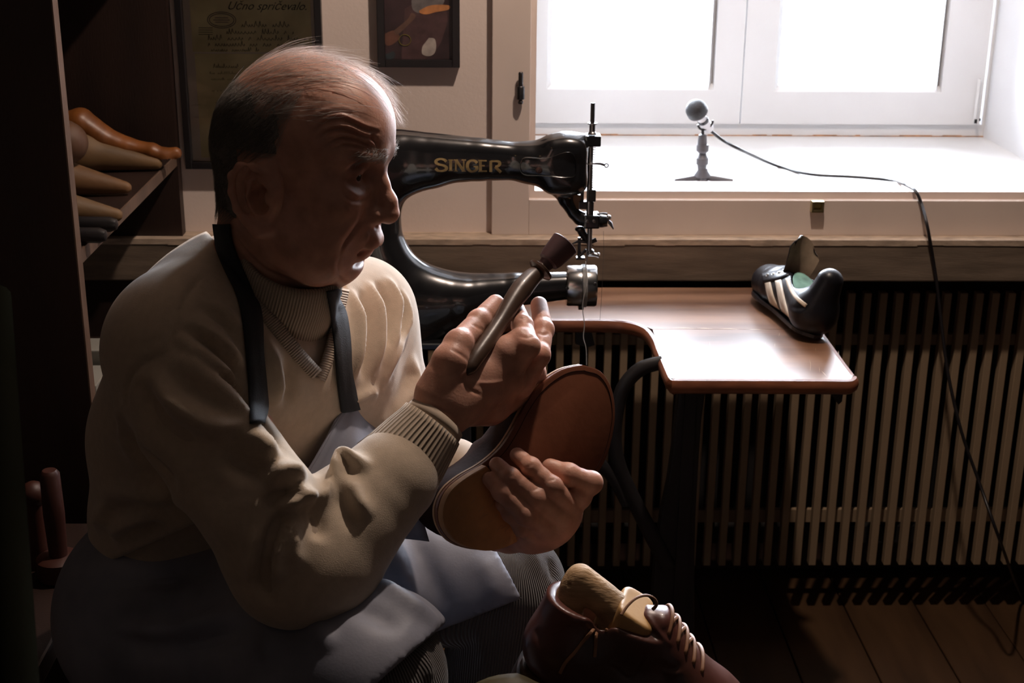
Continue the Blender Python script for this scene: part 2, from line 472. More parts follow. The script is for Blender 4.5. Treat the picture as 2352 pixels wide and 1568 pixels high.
# window: casing, lip, sill, frame, sashes
win = empty('window_1', (XL, YC, ZS), kind='structure')
bm = bmesh.new(); wall_piece(bm, XO, XI, YC, YV+.01, ZC0, ZT+.08); bobj('casing_stile', bm, m_case, win, bevel=.0015)
bm = bmesh.new(); wall_piece(bm, XI, XWR-.01, YC, YV+.01, ZC0, ZC1); bobj('casing_rail', bm, m_case, win, bevel=.0015)
bm = bmesh.new(); wall_piece(bm, XI-.001, XL+.0005, YC+.017, YV+.04, ZC1-.01, ZT); wall_piece(bm, XI, XWR-.01, YC+.017, YV+.085, ZC1-.02, ZL)
bobj('casing_lip', bm, m_case, win)
bm = bmesh.new(); wall_piece(bm, XI, XWR-.01, YV+.085, YS+.14, ZLT-.01, ZS)
sill = bobj('window_sill', bm, m_sill, win)
# worn dark joint between frame and sill
bm = bmesh.new(); xx = XL
while xx < XR-.01:
    w = random.uniform(.01, .05); h_ = random.choice([.001, .0015, .0015, .003])
    box(bm, (xx+w/2, YS-.001, ZS+h_/2+.0002), (w, .004, h_)); xx += w
bobj('sill_joint', bm, m_dirt, win)
zfr = XY(1700, 284, YS).z
bm = bmesh.new()
wall_piece(bm, XL, XR, YS, YS+.07, ZS+.001, zfr)
wall_piece(bm, XY(2251, 320, YS).x, XR, YS, YS+.07, zfr, ZT)
wall_piece(bm, XL, XL+.03, YS, YS+.07, zfr, ZT)
bobj('window_frame', bm, m_white, win)
def sash(xa, xb, ga, gb, zg):
    """outer xa..xb, glass ga..gb, glass bottom zg"""
    o = empty('window_sash', (xa, YS-.012, zfr), None); o.parent = win; o.matrix_parent_inverse = win.matrix_world.inverted()
    bpy.context.view_layer.update()
    bm = bmesh.new(); y0, y1 = YS-.012, YS+.045
    wall_piece(bm, xa, ga, y0, y1, zfr+.002, ZT-.04); wall_piece(bm, gb, xb, y0, y1, zfr+.002, ZT-.04)
    wall_piece(bm, ga, gb, y0, y1, zfr+.002, zg); wall_piece(bm, ga, gb, y0, y1, ZT-.15, ZT-.04)
    bobj('sash_frame', bm, m_white, o)
    bm = bmesh.new(); b = .012
    for (p, q, r, s_) in ((ga-.001, ga+b, zg, ZT-.15), (gb-b, gb+.001, zg, ZT-.15)): 
        prism(bm, [(p if p < q-.0125 or p == ga-.001 else q, y0+.002, r), (q if p == ga-.001 else p, y0+.016, r), (q if p == ga-.001 else p, y0+.03, r), (p if p == ga-.001 else q, y0+.03, r)], (0, 0, s_-r))
    prism(bm, [(ga, y0+.002, zg-.001), (ga, y0+.03, zg-.001), (ga, y0+.03, zg+b), (ga, y0+.016, zg+b)], (gb-ga, 0, 0))
    bmesh.ops.recalc_face_normals(bm, faces=bm.faces[:])
    bobj('glazing_bead', bm, m_white, o)
    bm = bmesh.new(); wall_piece(bm, ga, gb, YS+.02, YS+.024, zg-.004, ZT-.14); bobj('pane', bm, m_glass, o)
    return o
xm = XY(1704.5, 200, YS-.012).x
sash(XL+.008, xm-.0015, XY(1256, 190, YS-.012).x, XY(1640, 190, YS-.012).x, XY(1500, 206, YS-.012).z)
sash(xm+.0015, XY(2249, 290, YS-.012).x, XY(1780, 190, YS-.012).x, XY(2164, 190, YS-.012).x, XY(1950, 211, YS-.012).z)
bm = bmesh.new(); wall_piece(bm, XL-.001, XL+.002, YV+.04, YS, ZS, ZT); wall_piece(bm, XR-.002, XR+.001, YV, YS, ZS, ZT); wall_piece(bm, XL, XR, YV, YS, ZT-.002, ZT+.001); bobj('reveal_plaster', bm, m_white, win)
# hinge at the lower right of the right sash
h0 = XY(2239, 278, YS-.02)
bm = bmesh.new(); lathe(bm, h0, (0, 0, 1), [(0, .004), (.1, .004)], 10); bobj('hinge_cover', bm, m_white, win)
bm = bmesh.new()
for dz in (0, .0): lathe(bm, h0+Vector((0, -.006, -.004)), (0, 0, 1), [(0, .0035), (.009, .0035)], 8)
lathe(bm, h0+Vector((.01, -.004, .001)), (0, 0, 1), [(0, .002), (.006, .002)], 8); bobj('hinge_pin', bm, m_black, win)
# outside: guard rail and the outer jamb with its brown strip
bm = bmesh.new(); zb = XY(1500, 104, 3.62).z; zb2 = XY(1500, 76, 3.62).z
wall_piece(bm, XL-.1, XR+.05, 3.62, 3.64, zb, zb2); bobj('guard_rail', bm, m_white, win)
bm = bmesh.new(); xa = XY(2134, 190, 3.55).x; wall_piece(bm, xa, xa+.014, 3.53, 3.60, ZS-.1, ZT); bobj('outer_jamb_strip', bm, mat('reddish_brown_paint', (.35, .2, .15), .6), win)
bm = bmesh.new(); wall_piece(bm, xa+.014, XR+.02, 3.53, 3.56, ZS-.1, ZT); bobj('outer_jamb', bm, m_sill, win)
pl = bpy.data.lights.new('window_portal', 'AREA'); pl.shape = 'RECTANGLE'; pl.size = XR-XL; pl.size_y = ZT-ZS
pl.cycles.is_portal = True
po = bpy.data.objects.new('window_portal', pl); po.location = ((XL+XR)/2, YS+.3, (ZS+ZT)/2); po.rotation_euler = (math.radians(-90), 0, 0); COL.objects.link(po)

# wooden ledge board under the casing
led = empty('trim_1', (XO, 2.585, ZLB), kind='structure')
xl0 = XWL+.0
bm = bmesh.new(); wall_piece(bm, xl0, XWR-.01, 2.585, 2.86, ZLB, ZLT-.004); bobj('ledge_board', bm, m_ledge, led, bevel=.003)
bm = bmesh.new()
xx = xl0; 
while xx < XWR-.02:
    w = random.uniform(.03, .09); w = min(w, XWR-.01-xx); hh = random.uniform(.009, .012)
    box(bm, (xx+w/2, 2.7225, ZLT-.004-hh/2+.002), (w, .278, hh)); xx += w
bobj('ledge_top_edge', bm, m_ledge_top, led)

# slatted radiator cover under the ledge
rc = empty('radiator_cover', (XO, 2.65, 0), 'long cream slatted radiator cover under the window ledge, behind the work table', 'radiator cover')
zs1 = XY(2000, 673, 2.65).z; zs0 = XY(2000, 1298, 2.65).z
bm = bmesh.new(); box(bm, (0, 2.660, (zs0+zs1)/2), (.0151, .020, zs1-zs0)); bmesh.ops.bevel(bm, geom=bm.edges[:], offset=.0012, segments=1, affect='EDGES')
s0 = bobj('slat', bm, m_slat, rc)
PITCH = (XY(2000+(1630+49)/6.031, 1297, 2.65).x-XY(2000+(180+49)/6.031, 1297, 2.65).x)/7
xr = XY(2000+(180+49)/6.031, 1297, 2.65).x
for i in range(-36, 16):
    o = s0 if i == -36 else s0.copy()
    if i != -36: link(o, rc)
    o.location.x = xr+i*PITCH; 
    if xr+i*PITCH > XWR-.02: o.location.x = XWR-.02
for (ya, yb) in ((768, 792), (1170, 1198)):
    bm = bmesh.new(); wall_piece(bm, xr-36.4*PITCH, xr+15.4*PITCH, 2.672, 2.684, XY(2000, yb, 2.672).z, XY(2000, ya, 2.672).z)
    bobj('rail', bm, m_slat, rc)
# iron radiator in the niche
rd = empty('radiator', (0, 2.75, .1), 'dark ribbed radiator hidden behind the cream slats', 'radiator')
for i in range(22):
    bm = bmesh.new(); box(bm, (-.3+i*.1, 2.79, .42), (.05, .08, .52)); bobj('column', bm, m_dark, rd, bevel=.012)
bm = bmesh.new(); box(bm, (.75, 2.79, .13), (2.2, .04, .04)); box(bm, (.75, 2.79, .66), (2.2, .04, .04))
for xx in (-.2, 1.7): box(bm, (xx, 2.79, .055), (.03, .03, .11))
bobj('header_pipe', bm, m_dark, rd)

# hinge pin on the casing stile and latch catch on the casing rail
m_steel = mat('worn_steel', (0.30, 0.29, 0.29), 0.32, 1.0, var=0.2, scale=60)
m_dsteel = mat('dark_steel', (0.07, 0.065, 0.065), 0.35, 0.9, var=0.3, scale=40)
m_brass = mat('old_brass', (0.50, 0.42, 0.22), 0.35, 1.0, var=0.2, scale=50)
hp = empty('hinge_pin', (0, 0, 0), 'small iron hinge pin on the cream casing left of the window', 'hinge')
c = XY(1196, 200, YC-.012); a = Vector((0, 0, 1))
hp.location = c; bpy.context.view_layer.update()
latheobj('pin', c+a*.002, a, [(-.002, .0045), (.024, .0045), (.026, .003)], m_dsteel, hp, 14)
latheobj('barrel', c-a*.022, a, [(-.001, .0062), (0, .0075), (.022, .0075), (.024, .006)], m_dsteel, hp, 16)
latheobj('finial', c-a*.032, a, [(0, 0), (.001, .0045), (.005, .0055), (.008, .003), (.011, .006)], m_dsteel, hp, 14)
bm = bmesh.new(); box(bm, c+Vector((0, .006, -.008)), (.004, .012, .012)); bobj('stem', bm, m_dsteel, hp)
ct = empty('latch_catch', XY(1877, 477, YC-.01), 'small brass latch keeper screwed to the casing below the window sill', 'latch')
bpy.context.view_layer.update()
c = XY(1877, 473, YC-.008)
bm = bmesh.new()
for (dx, dz, w, h_) in ((-.010, 0, .004, .020), (.010, 0, .004, .020), (0, -.009, .024, .005), (0, .009, .024, .003)):
    box(bm, c+Vector((dx, 0, dz)), (w, .016, h_))
bobj('keeper_frame', bm, m_brass, ct, bevel=.001)
bm = bmesh.new(); box(bm, c+Vector((0, .007, 0)), (.018, .002, .016)); bobj('back_plate', bm, m_brass, ct)

# ================================================================== wall pictures
m_mount = mat('cream_mount', (0.55, 0.47, 0.40), 0.8, var=0.04)
m_paper = mat('aged_paper', (0.52, 0.44, 0.23), 0.8, var=0.22, scale=14, detail=8, col2=(0.60, 0.52, 0.30))
m_ink = mat('faded_ink', (0.035, 0.03, 0.025), 0.8, var=0.3)
m_stamp = mat('violet_stamp_ink', (0.06, 0.045, 0.085), 0.8)
def rect_frame(name, x0, x1, z0, z1, y, w, d, m, parent):
    bm = bmesh.new()
    for (a, b, c_, e) in ((x0, x0+w, z0, z1), (x1-w, x1, z0, z1), (x0+w, x1-w, z0, z0+w), (x0+w, x1-w, z1-w, z1)):
        wall_piece(bm, a, b, y, y+d, c_, e)
    return bobj(name, bm, m, parent, bevel=.001)
Yd = YV-.022
dx0, dx1 = XY(413, 200, Yd).x, XY(743, 200, Yd).x; dz0 = XY(600, 389, Yd).z; dz1 = dz0+.50
doc = empty('framed_certificate', ((dx0+dx1)/2, Yd, dz0), 'black framed old yellowed handwritten certificate hanging behind the old man', 'picture frame')
rect_frame('frame', dx0, dx1, dz0, dz1, Yd, .0125, .02, m_black, doc)
boxobj('mount', dx0+.012, dx1-.012, YV-.008, YV-.002, dz0+.012, dz1-.012, m_mount, doc)
pz = XY(500, 124, Yd).z
boxobj('paper_sheet', dx0+.026, dx1-.02, YV-.0098, YV-.0081, pz+.002, dz1-.02, m_paper, doc)
boxobj('paper_sheet', dx0+.029, dx1-.022, YV-.0092, YV-.0081, dz0+.02, pz-.001, m_paper, doc)
def ink_text(txt, x, z, size, y, parent, m, shear=0.35, name='lettering', align='LEFT', off=0.0):
    cu = bpy.data.curves.new(name, 'FONT'); cu.body = txt; cu.size = size; cu.shear = shear; cu.align_x = align; cu.offset = off
    cu.materials.append(m); cu.resolution_u = 3
    o = bpy.data.objects.new(name, cu); o.location = (x, y, z); o.rotation_euler = (PI/2, 0, 0)
    COL.objects.link(o); bpy.context.view_layer.update(); mw = o.matrix_world.copy()
    me = bpy.data.meshes.new_from_object(o); bpy.data.objects.remove(o)
    me.transform(mw); o = bpy.data.objects.new(name, me)
    if not me.materials: me.materials.append(m)
    return link(o, parent)
p = XY(520, 22, YV-.011)
ink_text('Učno spričevalo.', p.x, p.z, .021, YV-.0101, doc, m_ink, .5)
def scribble(bm, x, z, L, h, y, rnd):
    t = 0.0; pts = []
    while t < L:
        w = rnd.uniform(.6, 1.4)*h*.55; hh = h*rnd.choice([.45, .5, .6, 1.0, .45]); 
        if rnd.random() < .13: 
            if len(pts) > 2: tube(bm, pts, h*.055, 4, smooth=0, cap=False)
            pts = []; t += h*.8
        pts += [(x+t, y, z), (x+t+w*.45, y, z+hh), (x+t+w*.6, y, z+hh*.3)]
        t += w
    if len(pts) > 2: tube(bm, pts, h*.055, 4, cap=False)
rnd = random.Random(3); bm = bmesh.new()
for (x, y, L, h) in ((555, 62, .085, .011), (520, 78, .12, .010), (478, 92, .17, .010), (478, 106, .15, .010), (485, 118, .09, .008),
                     (482, 156, .06, .008), (482, 170, .05, .005), (485, 184, .05, .005), (487, 210, .03, .005), (490, 238, .08, .006), (490, 262, .08, .006), (490, 300, .07, .006)):
    p = XY(x, y, YV-.011); scribble(bm, p.x, p.z, L, h, YV-.0102, rnd)
for k_ in range(4):
    p = XY(457, 64+k_*5, YV-.011); box(bm, (p.x+.012, YV-.0099, p.z), (.026, .0004, .0011))
o = bobj('handwriting', bm, m_ink, doc); tag(o, kind='stuff')
bm = bmesh.new(); c = XY(509, 46, YV-.0102)
for rr in ((.026, .0145), (.0225, .0115)):
    tube(bm, [c+Vector((rr[0]*math.cos(a_), 0, rr[1]*math.sin(a_))) for a_ in [2*PI*i/36 for i in range(37)]], .0006, 4, cap=False)
for k_ in range(3): box(bm, c+Vector((0, .0002, .004-.004*k_)), (.030-.006*abs(k_-1), .0004, .0011))
bobj('stamp', bm, m_stamp, doc)
boxobj('picture_glass', dx0+.011, dx1-.011, Yd+.006, Yd+.0075, dz0+.011, dz1-.011, m_glass, doc)

# small dark photo print in a black frame
Yp = YV-.02
qx0, qx1 = XY(866, 80, Yp).x, XY(1056, 80, Yp).x; qz0 = XY(960, 155, Yp).z; qz1 = qz0+.245
pic = empty('framed_photo', ((qx0+qx1)/2, Yp, qz0), 'small black framed dark photo print hanging between the certificate and the window', 'picture frame')
rect_frame('frame', qx0, qx1, qz0, qz1, Yp, .014, .019, m_black, pic)
boxobj('print', qx0+.013, qx1-.013, YV-.010, YV-.002, qz0+.013, qz1-.013, mat('dark_print', (0.035, 0.018, 0.02), .35, var=.5, scale=20), pic)
def blob(name, pts, col, lift):
    m = mat('print_'+name, col, .4, var=.25, scale=60)
    bm = bmesh.new(); P = [XY(x, y, YV-.0102) for x, y in pts]; P = [Vector((p.x, YV-.0101-lift, p.z)) for p in P]
    C_ = catmull(P+[P[0]], 5)[:-1]; bm.faces.new([bm.verts.new(v) for v in C_])
    bobj(name, bm, m, pic)
blob('printed_apron', [(930, 20), (960, 5), (1015, 5), (1028, 40), (1022, 70), (1005, 110), (960, 145), (925, 140), (925, 90)], (.07, .035, .035), .0002)
blob('printed_arm', [(905, 70), (935, 45), (945, 30), (955, 38), (935, 60), (912, 80)], (.13, .07, .05), .0004)
blob('printed_sleeve', [(945, 0), (1015, -8), (1015, 12), (985, 16), (965, 30), (948, 22)], (.15, .13, .125), .0006)
blob('printed_sole', [(963, 24), (990, 12), (1030, 12), (1030, 22), (1000, 28), (980, 33), (965, 30)], (.50, .20, .07), .0008)
blob('printed_white_shoe', [(985, 87), (998, 89), (1002, 105), (998, 122), (985, 129), (970, 124), (970, 108), (978, 96)], (.38, .32, .28), .0008)
blob('printed_tools', [(883, 78), (905, 70), (918, 85), (905, 100), (890, 105), (883, 95)], (.14, .06, .04), .0003)
blob('printed_thread_spools', [(885, 125), (905, 118), (906, 132), (890, 138)], (.03, .04, .045), .0005)
bm = bmesh.new(); c = XY(930, 92, YV-.0105); c.y = YV-.0106
tube(bm, [c+Vector((.011*math.cos(a_), 0, .010*math.sin(a_))) for a_ in [2*PI*i/24 for i in range(25)]], .0012, 5, flat=.3, ref=(0,1,0), cap=False)
bobj('printed_tape_roll', bm, mat('print_yellow', (.22, .18, .02), .5), pic)

# ================================================================== bookcase on the left with wooden lasts
XB = XY(408, 400, 2.6).x
YN = pX(163, 440, XB).y
bc = empty('bookcase', (XB-.2, YN, 0), 'tall dark-stained open wooden bookcase against the left wall, holding wooden lasts', 'bookcase')
HB = 2.35
bm = bmesh.new(); wall_piece(bm, XWL+.01, XB-.002, YN, YN+.024, 0, HB); sp = bobj('side_panel', bm, m_bcase, bc)
bm = bmesh.new(); wall_piece(bm, XB-.002, XB, YN, YN+.024, 0, HB); bobj('lit_edge', bm, m_bedge, sp)  # front edge strip, paler to paint in the light it catches
YE = 2.605
bm = bmesh.new(); wall_piece(bm, XWL+.01, XB, YE, YE+.03, 0, HB); bobj('side_panel', bm, m_bcase, bc)
bm = bmesh.new(); wall_piece(bm, XWL+.003, XWL+.012, YN, YE+.03, 0, HB); bobj('back_panel', bm, m_bcase, bc)
ZSH = (pX(375, 405, XB).z+pX(180, 560, XB).z)/2
for z in (ZSH, ZSH-.36, ZSH-.72, ZSH+.42, ZSH+.84, HB-.02):
    bm = bmesh.new(); wall_piece(bm, XWL+.012, XB-.004, YN+.024, YE, z-.02, z); sh = bobj('shelf', bm, m_bcase, bc)
    bm = bmesh.new(); wall_piece(bm, XB-.004, XB-.001, YN+.024, YE, z-.02, z); bobj('shelf_edge', bm, m_bedge, sh)
m_last = [mat('last_wood_%s' % n, c, .62, var=.25, scale=12, stretch=(1, 1, 3), detail=7, rvar=.1) for n, c in (('a', (.15, .072, .026)), ('b', (.14, .075, .028)), ('c', (.10, .045, .02)))]
def last_mesh(L=.25, fat=1.0, pointy=.5):
    """shoe last lying along +x (toe at +x), sole down at z = 0"""
    f = Field((-.05, -.06, -.01), (L+.03, .06, .13), .0035)
    T = L
    f.cone((.035, 0, .032*fat), (T*.5, 0, .030*fat), .031*fat, .030*fat, k=.02)
    f.cone((T*.5, 0, .030*fat), (T*.97, 0, .012), .036*fat, .010+.006*(1-pointy), k=.02)
    f.cone((T*.45, 0, .04), (.06, 0, .09), .028*fat, .024*fat, k=.03, sq=((0,1,0), 1.15))
    f.cone((.03, 0, .035), (.05, 0, .09), .026, .024, k=.02)
    f.plane((0, 0, .001), (0, 0, -1), .004); f.plane((0, 0, .098), (0, 0, 1), .003)
    return f.mesh()
lasts = [last_mesh(.27, 1.0, .8), last_mesh(.25, .95, .95), last_mesh(.24, 1.05, .6)]
last_me = []
for i, (V, Q) in enumerate(lasts):
    me_o = nobj('tmp', V, Q, m_last[i]); last_me.append(me_o.data); bpy.data.objects.remove(me_o)
def put_last(i, tip, ang, roll, label, z0, mi=None, parent=None, pitch=0):
    o = bpy.data.objects.new('shoe_last', last_me[i] if mi is None else last_me[i].copy())
    if mi is not None: o.data.materials[0] = m_last[mi]
    L = (.27, .25, .24)[i]
    R = Matrix.Rotation(ang, 3, 'Z') @ Matrix.Rotation(pitch, 3, 'Y') @ Matrix.Rotation(roll, 3, 'X')
    mw = R.to_4x4(); tipv = Vector(tip)
    mw.translation = tipv-R @ Vector((L, 0, .01)); mw.translation.z = z0 if z0 is not None else mw.translation.z
    o.matrix_world = mw; COL.objects.link(o)
    tag(o, label, 'shoe last', 'wooden lasts on the bookcase shelf')
    return o
A = math.radians
def sh_tip(x, y, dz=.012): 
    p = pX(x, y, XB+.0); return p
put_last(1, pX(277, 481, XB+.02), A(2), 0, 'pale pointed wooden last at the front of the shelf, lowest and nearest', ZSH+.001)
put_last(1, pX(281, 436, XB-.01)+Vector((0, .05, 0)), A(-2), 0, 'wooden last second from the front on the shelf', ZSH+.001, 0)
put_last(0, pX(372, 410, XB+.0), A(0), 0, 'long pointed wooden last at the back of the shelf with toe past its edge', ZSH+.001, 1)
put_last(2, pX(262, 372, XB-.02)+Vector((-.295, .03, 0)), A(178), A(90), 'dark wooden last lying on its side across the others, rounded heel outwards', ZSH+.088, 2)
# wooden boot tree with high heel lying on top
bt = Field((-1.0, 2.36, ZSH+.02), (-.48, 2.60, ZSH+.33), .004)
def bp_(x, y, dx=0): 
    return pY(x, y, 2.48)
PK = .00083; DY = ((0, 1, 0), .8)
bt.chain([bp_(140, 285), bp_(185, 278), bp_(235, 312), bp_(290, 334), bp_(350, 346), bp_(380, 360)], [24*PK, 28*PK, 24*PK, 15*PK, 17*PK, 15*PK], k=.02, sq=DY)
bt.cone(bp_(150, 330), bp_(290, 335), 14*PK, 12*PK, k=.02, sq=DY)
bt.cone(bp_(385, 357), bp_(403, 352), 15*PK, 14*PK, k=.012)
V, Q = bt.mesh(); o = nobj('boot_tree', V, Q, mat('orange_brown_wood', (.20, .065, .014), .42, var=.3, scale=12, stretch=(3, 1, 1), detail=7))
tag(o, 'orange brown curved wooden boot tree lying topmost over the lasts', 'boot tree')
# pair of dark shoe trees under the lasts, books lower down
for (x, y, lb, dx) in ((246, 522, 'black rounded rod lying nearest on the shelf below the lasts', .0), (272, 512, 'second black rounded rod lying behind the nearest one on the shelf', .0)):
    e = pX(x, y, XB+.03); e.z = ZSH+.013
    latheobj_ = latheobj('black_rod', e, (-1, .04, 0), [(0, 0), (.003, .008), (.012, .0115), (.2, .0115), (.203, 0)], m_black, None, 16)
    tag(latheobj_, lb, 'tool handle', 'black rods on the shelf')
m_pp = mat('white_card', (.22, .21, .18), .7); m_yel = mat('yellow_print', (.55, .40, .05), .6); m_red = mat('red_print', (.35, .06, .03), .6)
c0 = Vector((XB, YN+.03, 0)); z_ = ZSH-.36
bk = empty('card_box', (XB-.1, c0.y, z_), 'white cardboard box with a yellow and red print on the lower bookcase shelf', 'box'); bpy.context.view_layer.update()
boxobj('carton', XB-.20, XB+.0, c0.y+.0, c0.y+.09, z_+.001, z_+.15, m_pp, bk, .002)
for i in range(5):
    boxobj('print_mark', XB-.0005, XB+.0008, c0.y+.012, c0.y+.03, z_+.12-.012*i, z_+.126-.012*i, m_red if i % 2 else m_yel, bk)
bk2 = boxobj('paper_bundle', XB-.2, XB, c0.y+.10, c0.y+.16, z_+.001, z_+.17, m_pp, None, .002)
tag(bk2, 'bundle of white papers standing behind the printed box on the bookcase shelf', 'papers')
# low stool on the far left with a red-brown wooden mallet
m_redw = mat('red_brown_wood', (.045, .012, .007), .5, var=.25, scale=10)
st = empty('side_bench', (-.8, 1.6, 0), 'dark wooden bench at the left edge, in front of the bookcase', 'bench'); bpy.context.view_layer.update()
zt = .62
boxobj('bench_top', -1.05, -.53, 1.35, 1.86, zt-.03, zt, m_bcase, st, .004)
for xx in (-1.01, -.57):
    for yy in (1.39, 1.82): boxobj('leg', xx-.02, xx+.02, yy-.02, yy+.02, 0, zt-.03, m_bcase, st, .003)
def stand_on(x, y, z): return pZ(x, y, z)
b0 = pZ(140, 1325, zt)
ml = empty('wooden_mallet', b0, 'dark red-brown turned wooden mallet standing on the bench at the left edge', 'mallet'); bpy.context.view_layer.update()
latheobj('head', b0, (0, 0, 1), [(0, .026), (.004, .03), (.03, .03), (.034, .024)], m_redw, ml, 24)
latheobj('handle', b0+Vector((0, 0, .034)), (0, 0, 1), [(0, .012), (.06, .014), (.12, .013), (.125, .009)], m_redw, ml, 18)
b1 = pZ(96, 1300, zt)
ml = empty('wooden_pestle', b1, 'short red-brown wooden peg with a round head beside the mallet on the bench', 'tool'); bpy.context.view_layer.update()
latheobj('shaft', b1, (0, 0, 1), [(0, .014), (.10, .012)], m_redw, ml, 18)
bm = bmesh.new(); ball(bm, b1+Vector((0, 0, .11)), .018); bobj('knob', bm, m_redw, ml, True)
# leaning grey-green broom pole at the very left
e0, e1 = px(40, 1600, 1.0), px(-6, 860, 1.18)
bm = bmesh.new(); tube(bm, [e0+(e0-e1)*.6, e1+(e1-e0)*.3], .016, 14)
pb = bobj('leaning_pole', bm, mat('olive_paint', (.006, .006, .004), 1.0, spec=0.0), smooth='auto'); tag(pb, 'dark olive wooden pole leaning at the left edge nearest the camera', 'pole')
# ================================================================== work table with iron stand
m_tabtop = mat('worn_varnished_top', (0.16, 0.070, 0.035), 0.40, var=0.35, scale=2.2, stretch=(1.2, 7, 1), detail=9, bump=0.12, bscale=30, bdist=0.0008, col2=(0.24, 0.125, 0.07), rvar=0.10)
m_tabedge = mat('red_brown_edge', (0.22, 0.075, 0.035), 0.35, var=0.35, scale=14, stretch=(1, 1, 4), detail=7, bump=0.1)
m_iron = mat('cast_iron_black', (0.014, 0.012, 0.013), 0.55, var=0.3, bump=0.2, bscale=200)
m_scr = mat('pale_scratch', (0.62, 0.45, 0.30), 0.5, var=.3)
ZTB = 0.770; TH = 0.022
def tp(x, y): return pZ(x, y, ZTB)
tab = empty('machine_table', tp(1600, 760), 'L-shaped worn brown wooden work table on black iron legs in front of the slats', 'table')
bpy.context.view_layer.update()
crack = [(1506, 752), (1560, 754), (1650, 757), (1720, 757), (1838, 757)]
outl_back = [(1838, 757), (1815, 660), (1270, 660), (1040, 663), (1000, 740), (1120, 737), (1290, 733), (1400, 734), (1450, 739), (1485, 752), (1506, 752)]
def table_board(name, pts, m, mid=None):
    bm = bmesh.new(); P = [tp(x, y) for x, y in pts]
    vs = [bm.verts.new(p) for p in P]; f = bm.faces.new(vs)
    r = bmesh.ops.extrude_face_region(bm, geom=[f])
    for v in [g for g in r['geom'] if isinstance(g, bmesh.types.BMVert)]: v.co.z -= TH
    bmesh.ops.recalc_face_normals(bm, faces=bm.faces[:])
    return bobj(name, bm, m, tab, bevel=.0008)
XBK = tp(1260, 660)                       # back edge depth
Yb = XBK.y
# one back board, one front board, with the joint between them slightly open
ycr = tp(1650, 756).y
xr_ = tp(1960, 868).x
xl_ = tp(1000, 740).x
yf0 = tp(1250, 734).y
yfr = tp(1750, 869).y
xin = tp(1545, 866).x
curve_in = []                             # inner concave corner, front-left of the top
cc = [(1290, 733), (1400, 734), (1448, 739), (1483, 752), (1503, 775), (1512, 797), (1528, 835), (1540, 862)]
back = [Vector((xr_, ycr+.0006, ZTB)), Vector((xr_, Yb, ZTB)), Vector((xl_, Yb, ZTB)), Vector((xl_, yf0, ZTB)), tp(1290, 733), tp(1400, 734), tp(1440, 738), tp(1470, 745), Vector((tp(1498, 754).x, ycr+.0006, ZTB))]
front = [Vector((tp(1499, 756).x, ycr-.0006, ZTB)), tp(1507, 782), tp(1526, 830), tp(1538, 858), tp(1543, 866), tp(1553, 869.5), tp(1700, 870), tp(1940, 871.5), tp(1955, 870), tp(1959, 862), Vector((xr_, tp(1950, 850).y, ZTB)), Vector((xr_, ycr-.0006, ZTB))]
def board(name, P, m):
    bm = bmesh.new(); vs = [bm.verts.new(p) for p in P]; f = bm.faces.new(vs)
    r = bmesh.ops.extrude_face_region(bm, geom=[f])
    for v in [g for g in r['geom'] if isinstance(g, bmesh.types.BMVert)]: v.co.z -= TH
    bmesh.ops.recalc_face_normals(bm, faces=bm.faces[:])
    return bobj(name, bm, m, tab)
board('board', back, m_tabtop); board('board', front, m_tabtop)
# rounded hardwood edge moulding following the visible front outline
edge = catmull([Vector((xl_, yf0, 0)), tp(1290, 733), tp(1400, 734), tp(1448, 739), tp(1483, 752), tp(1503, 775), tp(1514, 802), tp(1530, 840), tp(1541, 865)], 5)+\
       catmull([tp(1547, 869), tp(1556, 870.5), tp(1700, 871), tp(1900, 872), tp(1946, 872.5), tp(1957, 870), tp(1961, 862), Vector((xr_+.001, tp(1950, 840).y, 0)), Vector((xr_+.001, Yb, 0))], 4)
bm = bmesh.new(); prof = [(.000, .0004), (.006, -.001), (.0095, -.006), (.0105, -.012), (.009, -.019), (.004, -.024), (-.004, -.026)]
rings = []
for i, p in enumerate(edge):
    t = (edge[min(i+1, len(edge)-1)]-edge[max(i-1, 0)]); t.z = 0; t.normalize(); n = Vector((t.y, -t.x, 0))
    rings.append([bm.verts.new(Vector((p.x, p.y, ZTB+b))+n*(a-.002)) for a, b in prof])
for A_, B_ in zip(rings, rings[1:]):
    for k in range(len(prof)-1): bm.faces.new([A_[k], A_[k+1], B_[k+1], B_[k]])
bmesh.ops.recalc_face_normals(bm, faces=bm.faces[:])
bobj('edge_moulding', bm, m_tabedge, tab, smooth='auto')
# raised splinters and scratches along the joint and near the corner
bm = bmesh.new(); r_ = random.Random(5)
def sliver(x0, y0, x1, y1, w=.0009, lift=.0004):
    a = tp(x0, y0); b = tp(x1, y1); d = (b-a); n = Vector((-d.y, d.x, 0)).normalized()*w
    m_ = (a+b)/2+n*r_.uniform(-1, 1)
    up = Vector((0, 0, lift))
    v = [bm.verts.new(q) for q in (a+up, m_-n*.6+up, b+up, m_+n*.6+up)]
    bm.faces.new(v)
for (x0, x1) in ((1506, 1522), (1540, 1600), (1600, 1640), (1650, 1700), (1712, 1770)):
    sliver(x0, 752+(x0-1506)*.02, x1, 753+(x1-1506)*.02, .0018)
for i in range(12):
    x = 1560+r_.uniform(0, 75); y = 838+r_.uniform(0, 22); sliver(x, y, x+r_.uniform(-20, 14), y+r_.uniform(4, 12), .0006)
for i in range(18):
    x = 1600+r_.uniform(0, 330); y = 762+r_.uniform(0, 80); sliver(x, y, x+r_.uniform(-3, 6), y+r_.uniform(8, 26), .00035)
sliver(1885, 850, 1900, 866, .0008)
bmesh.ops.recalc_face_normals(bm, faces=bm.faces[:])
for f in bm.faces:
    if f.normal.z < 0: f.normal_flip()
o = bobj('scratches', bm, m_scr, tab); tag(o, kind='stuff')
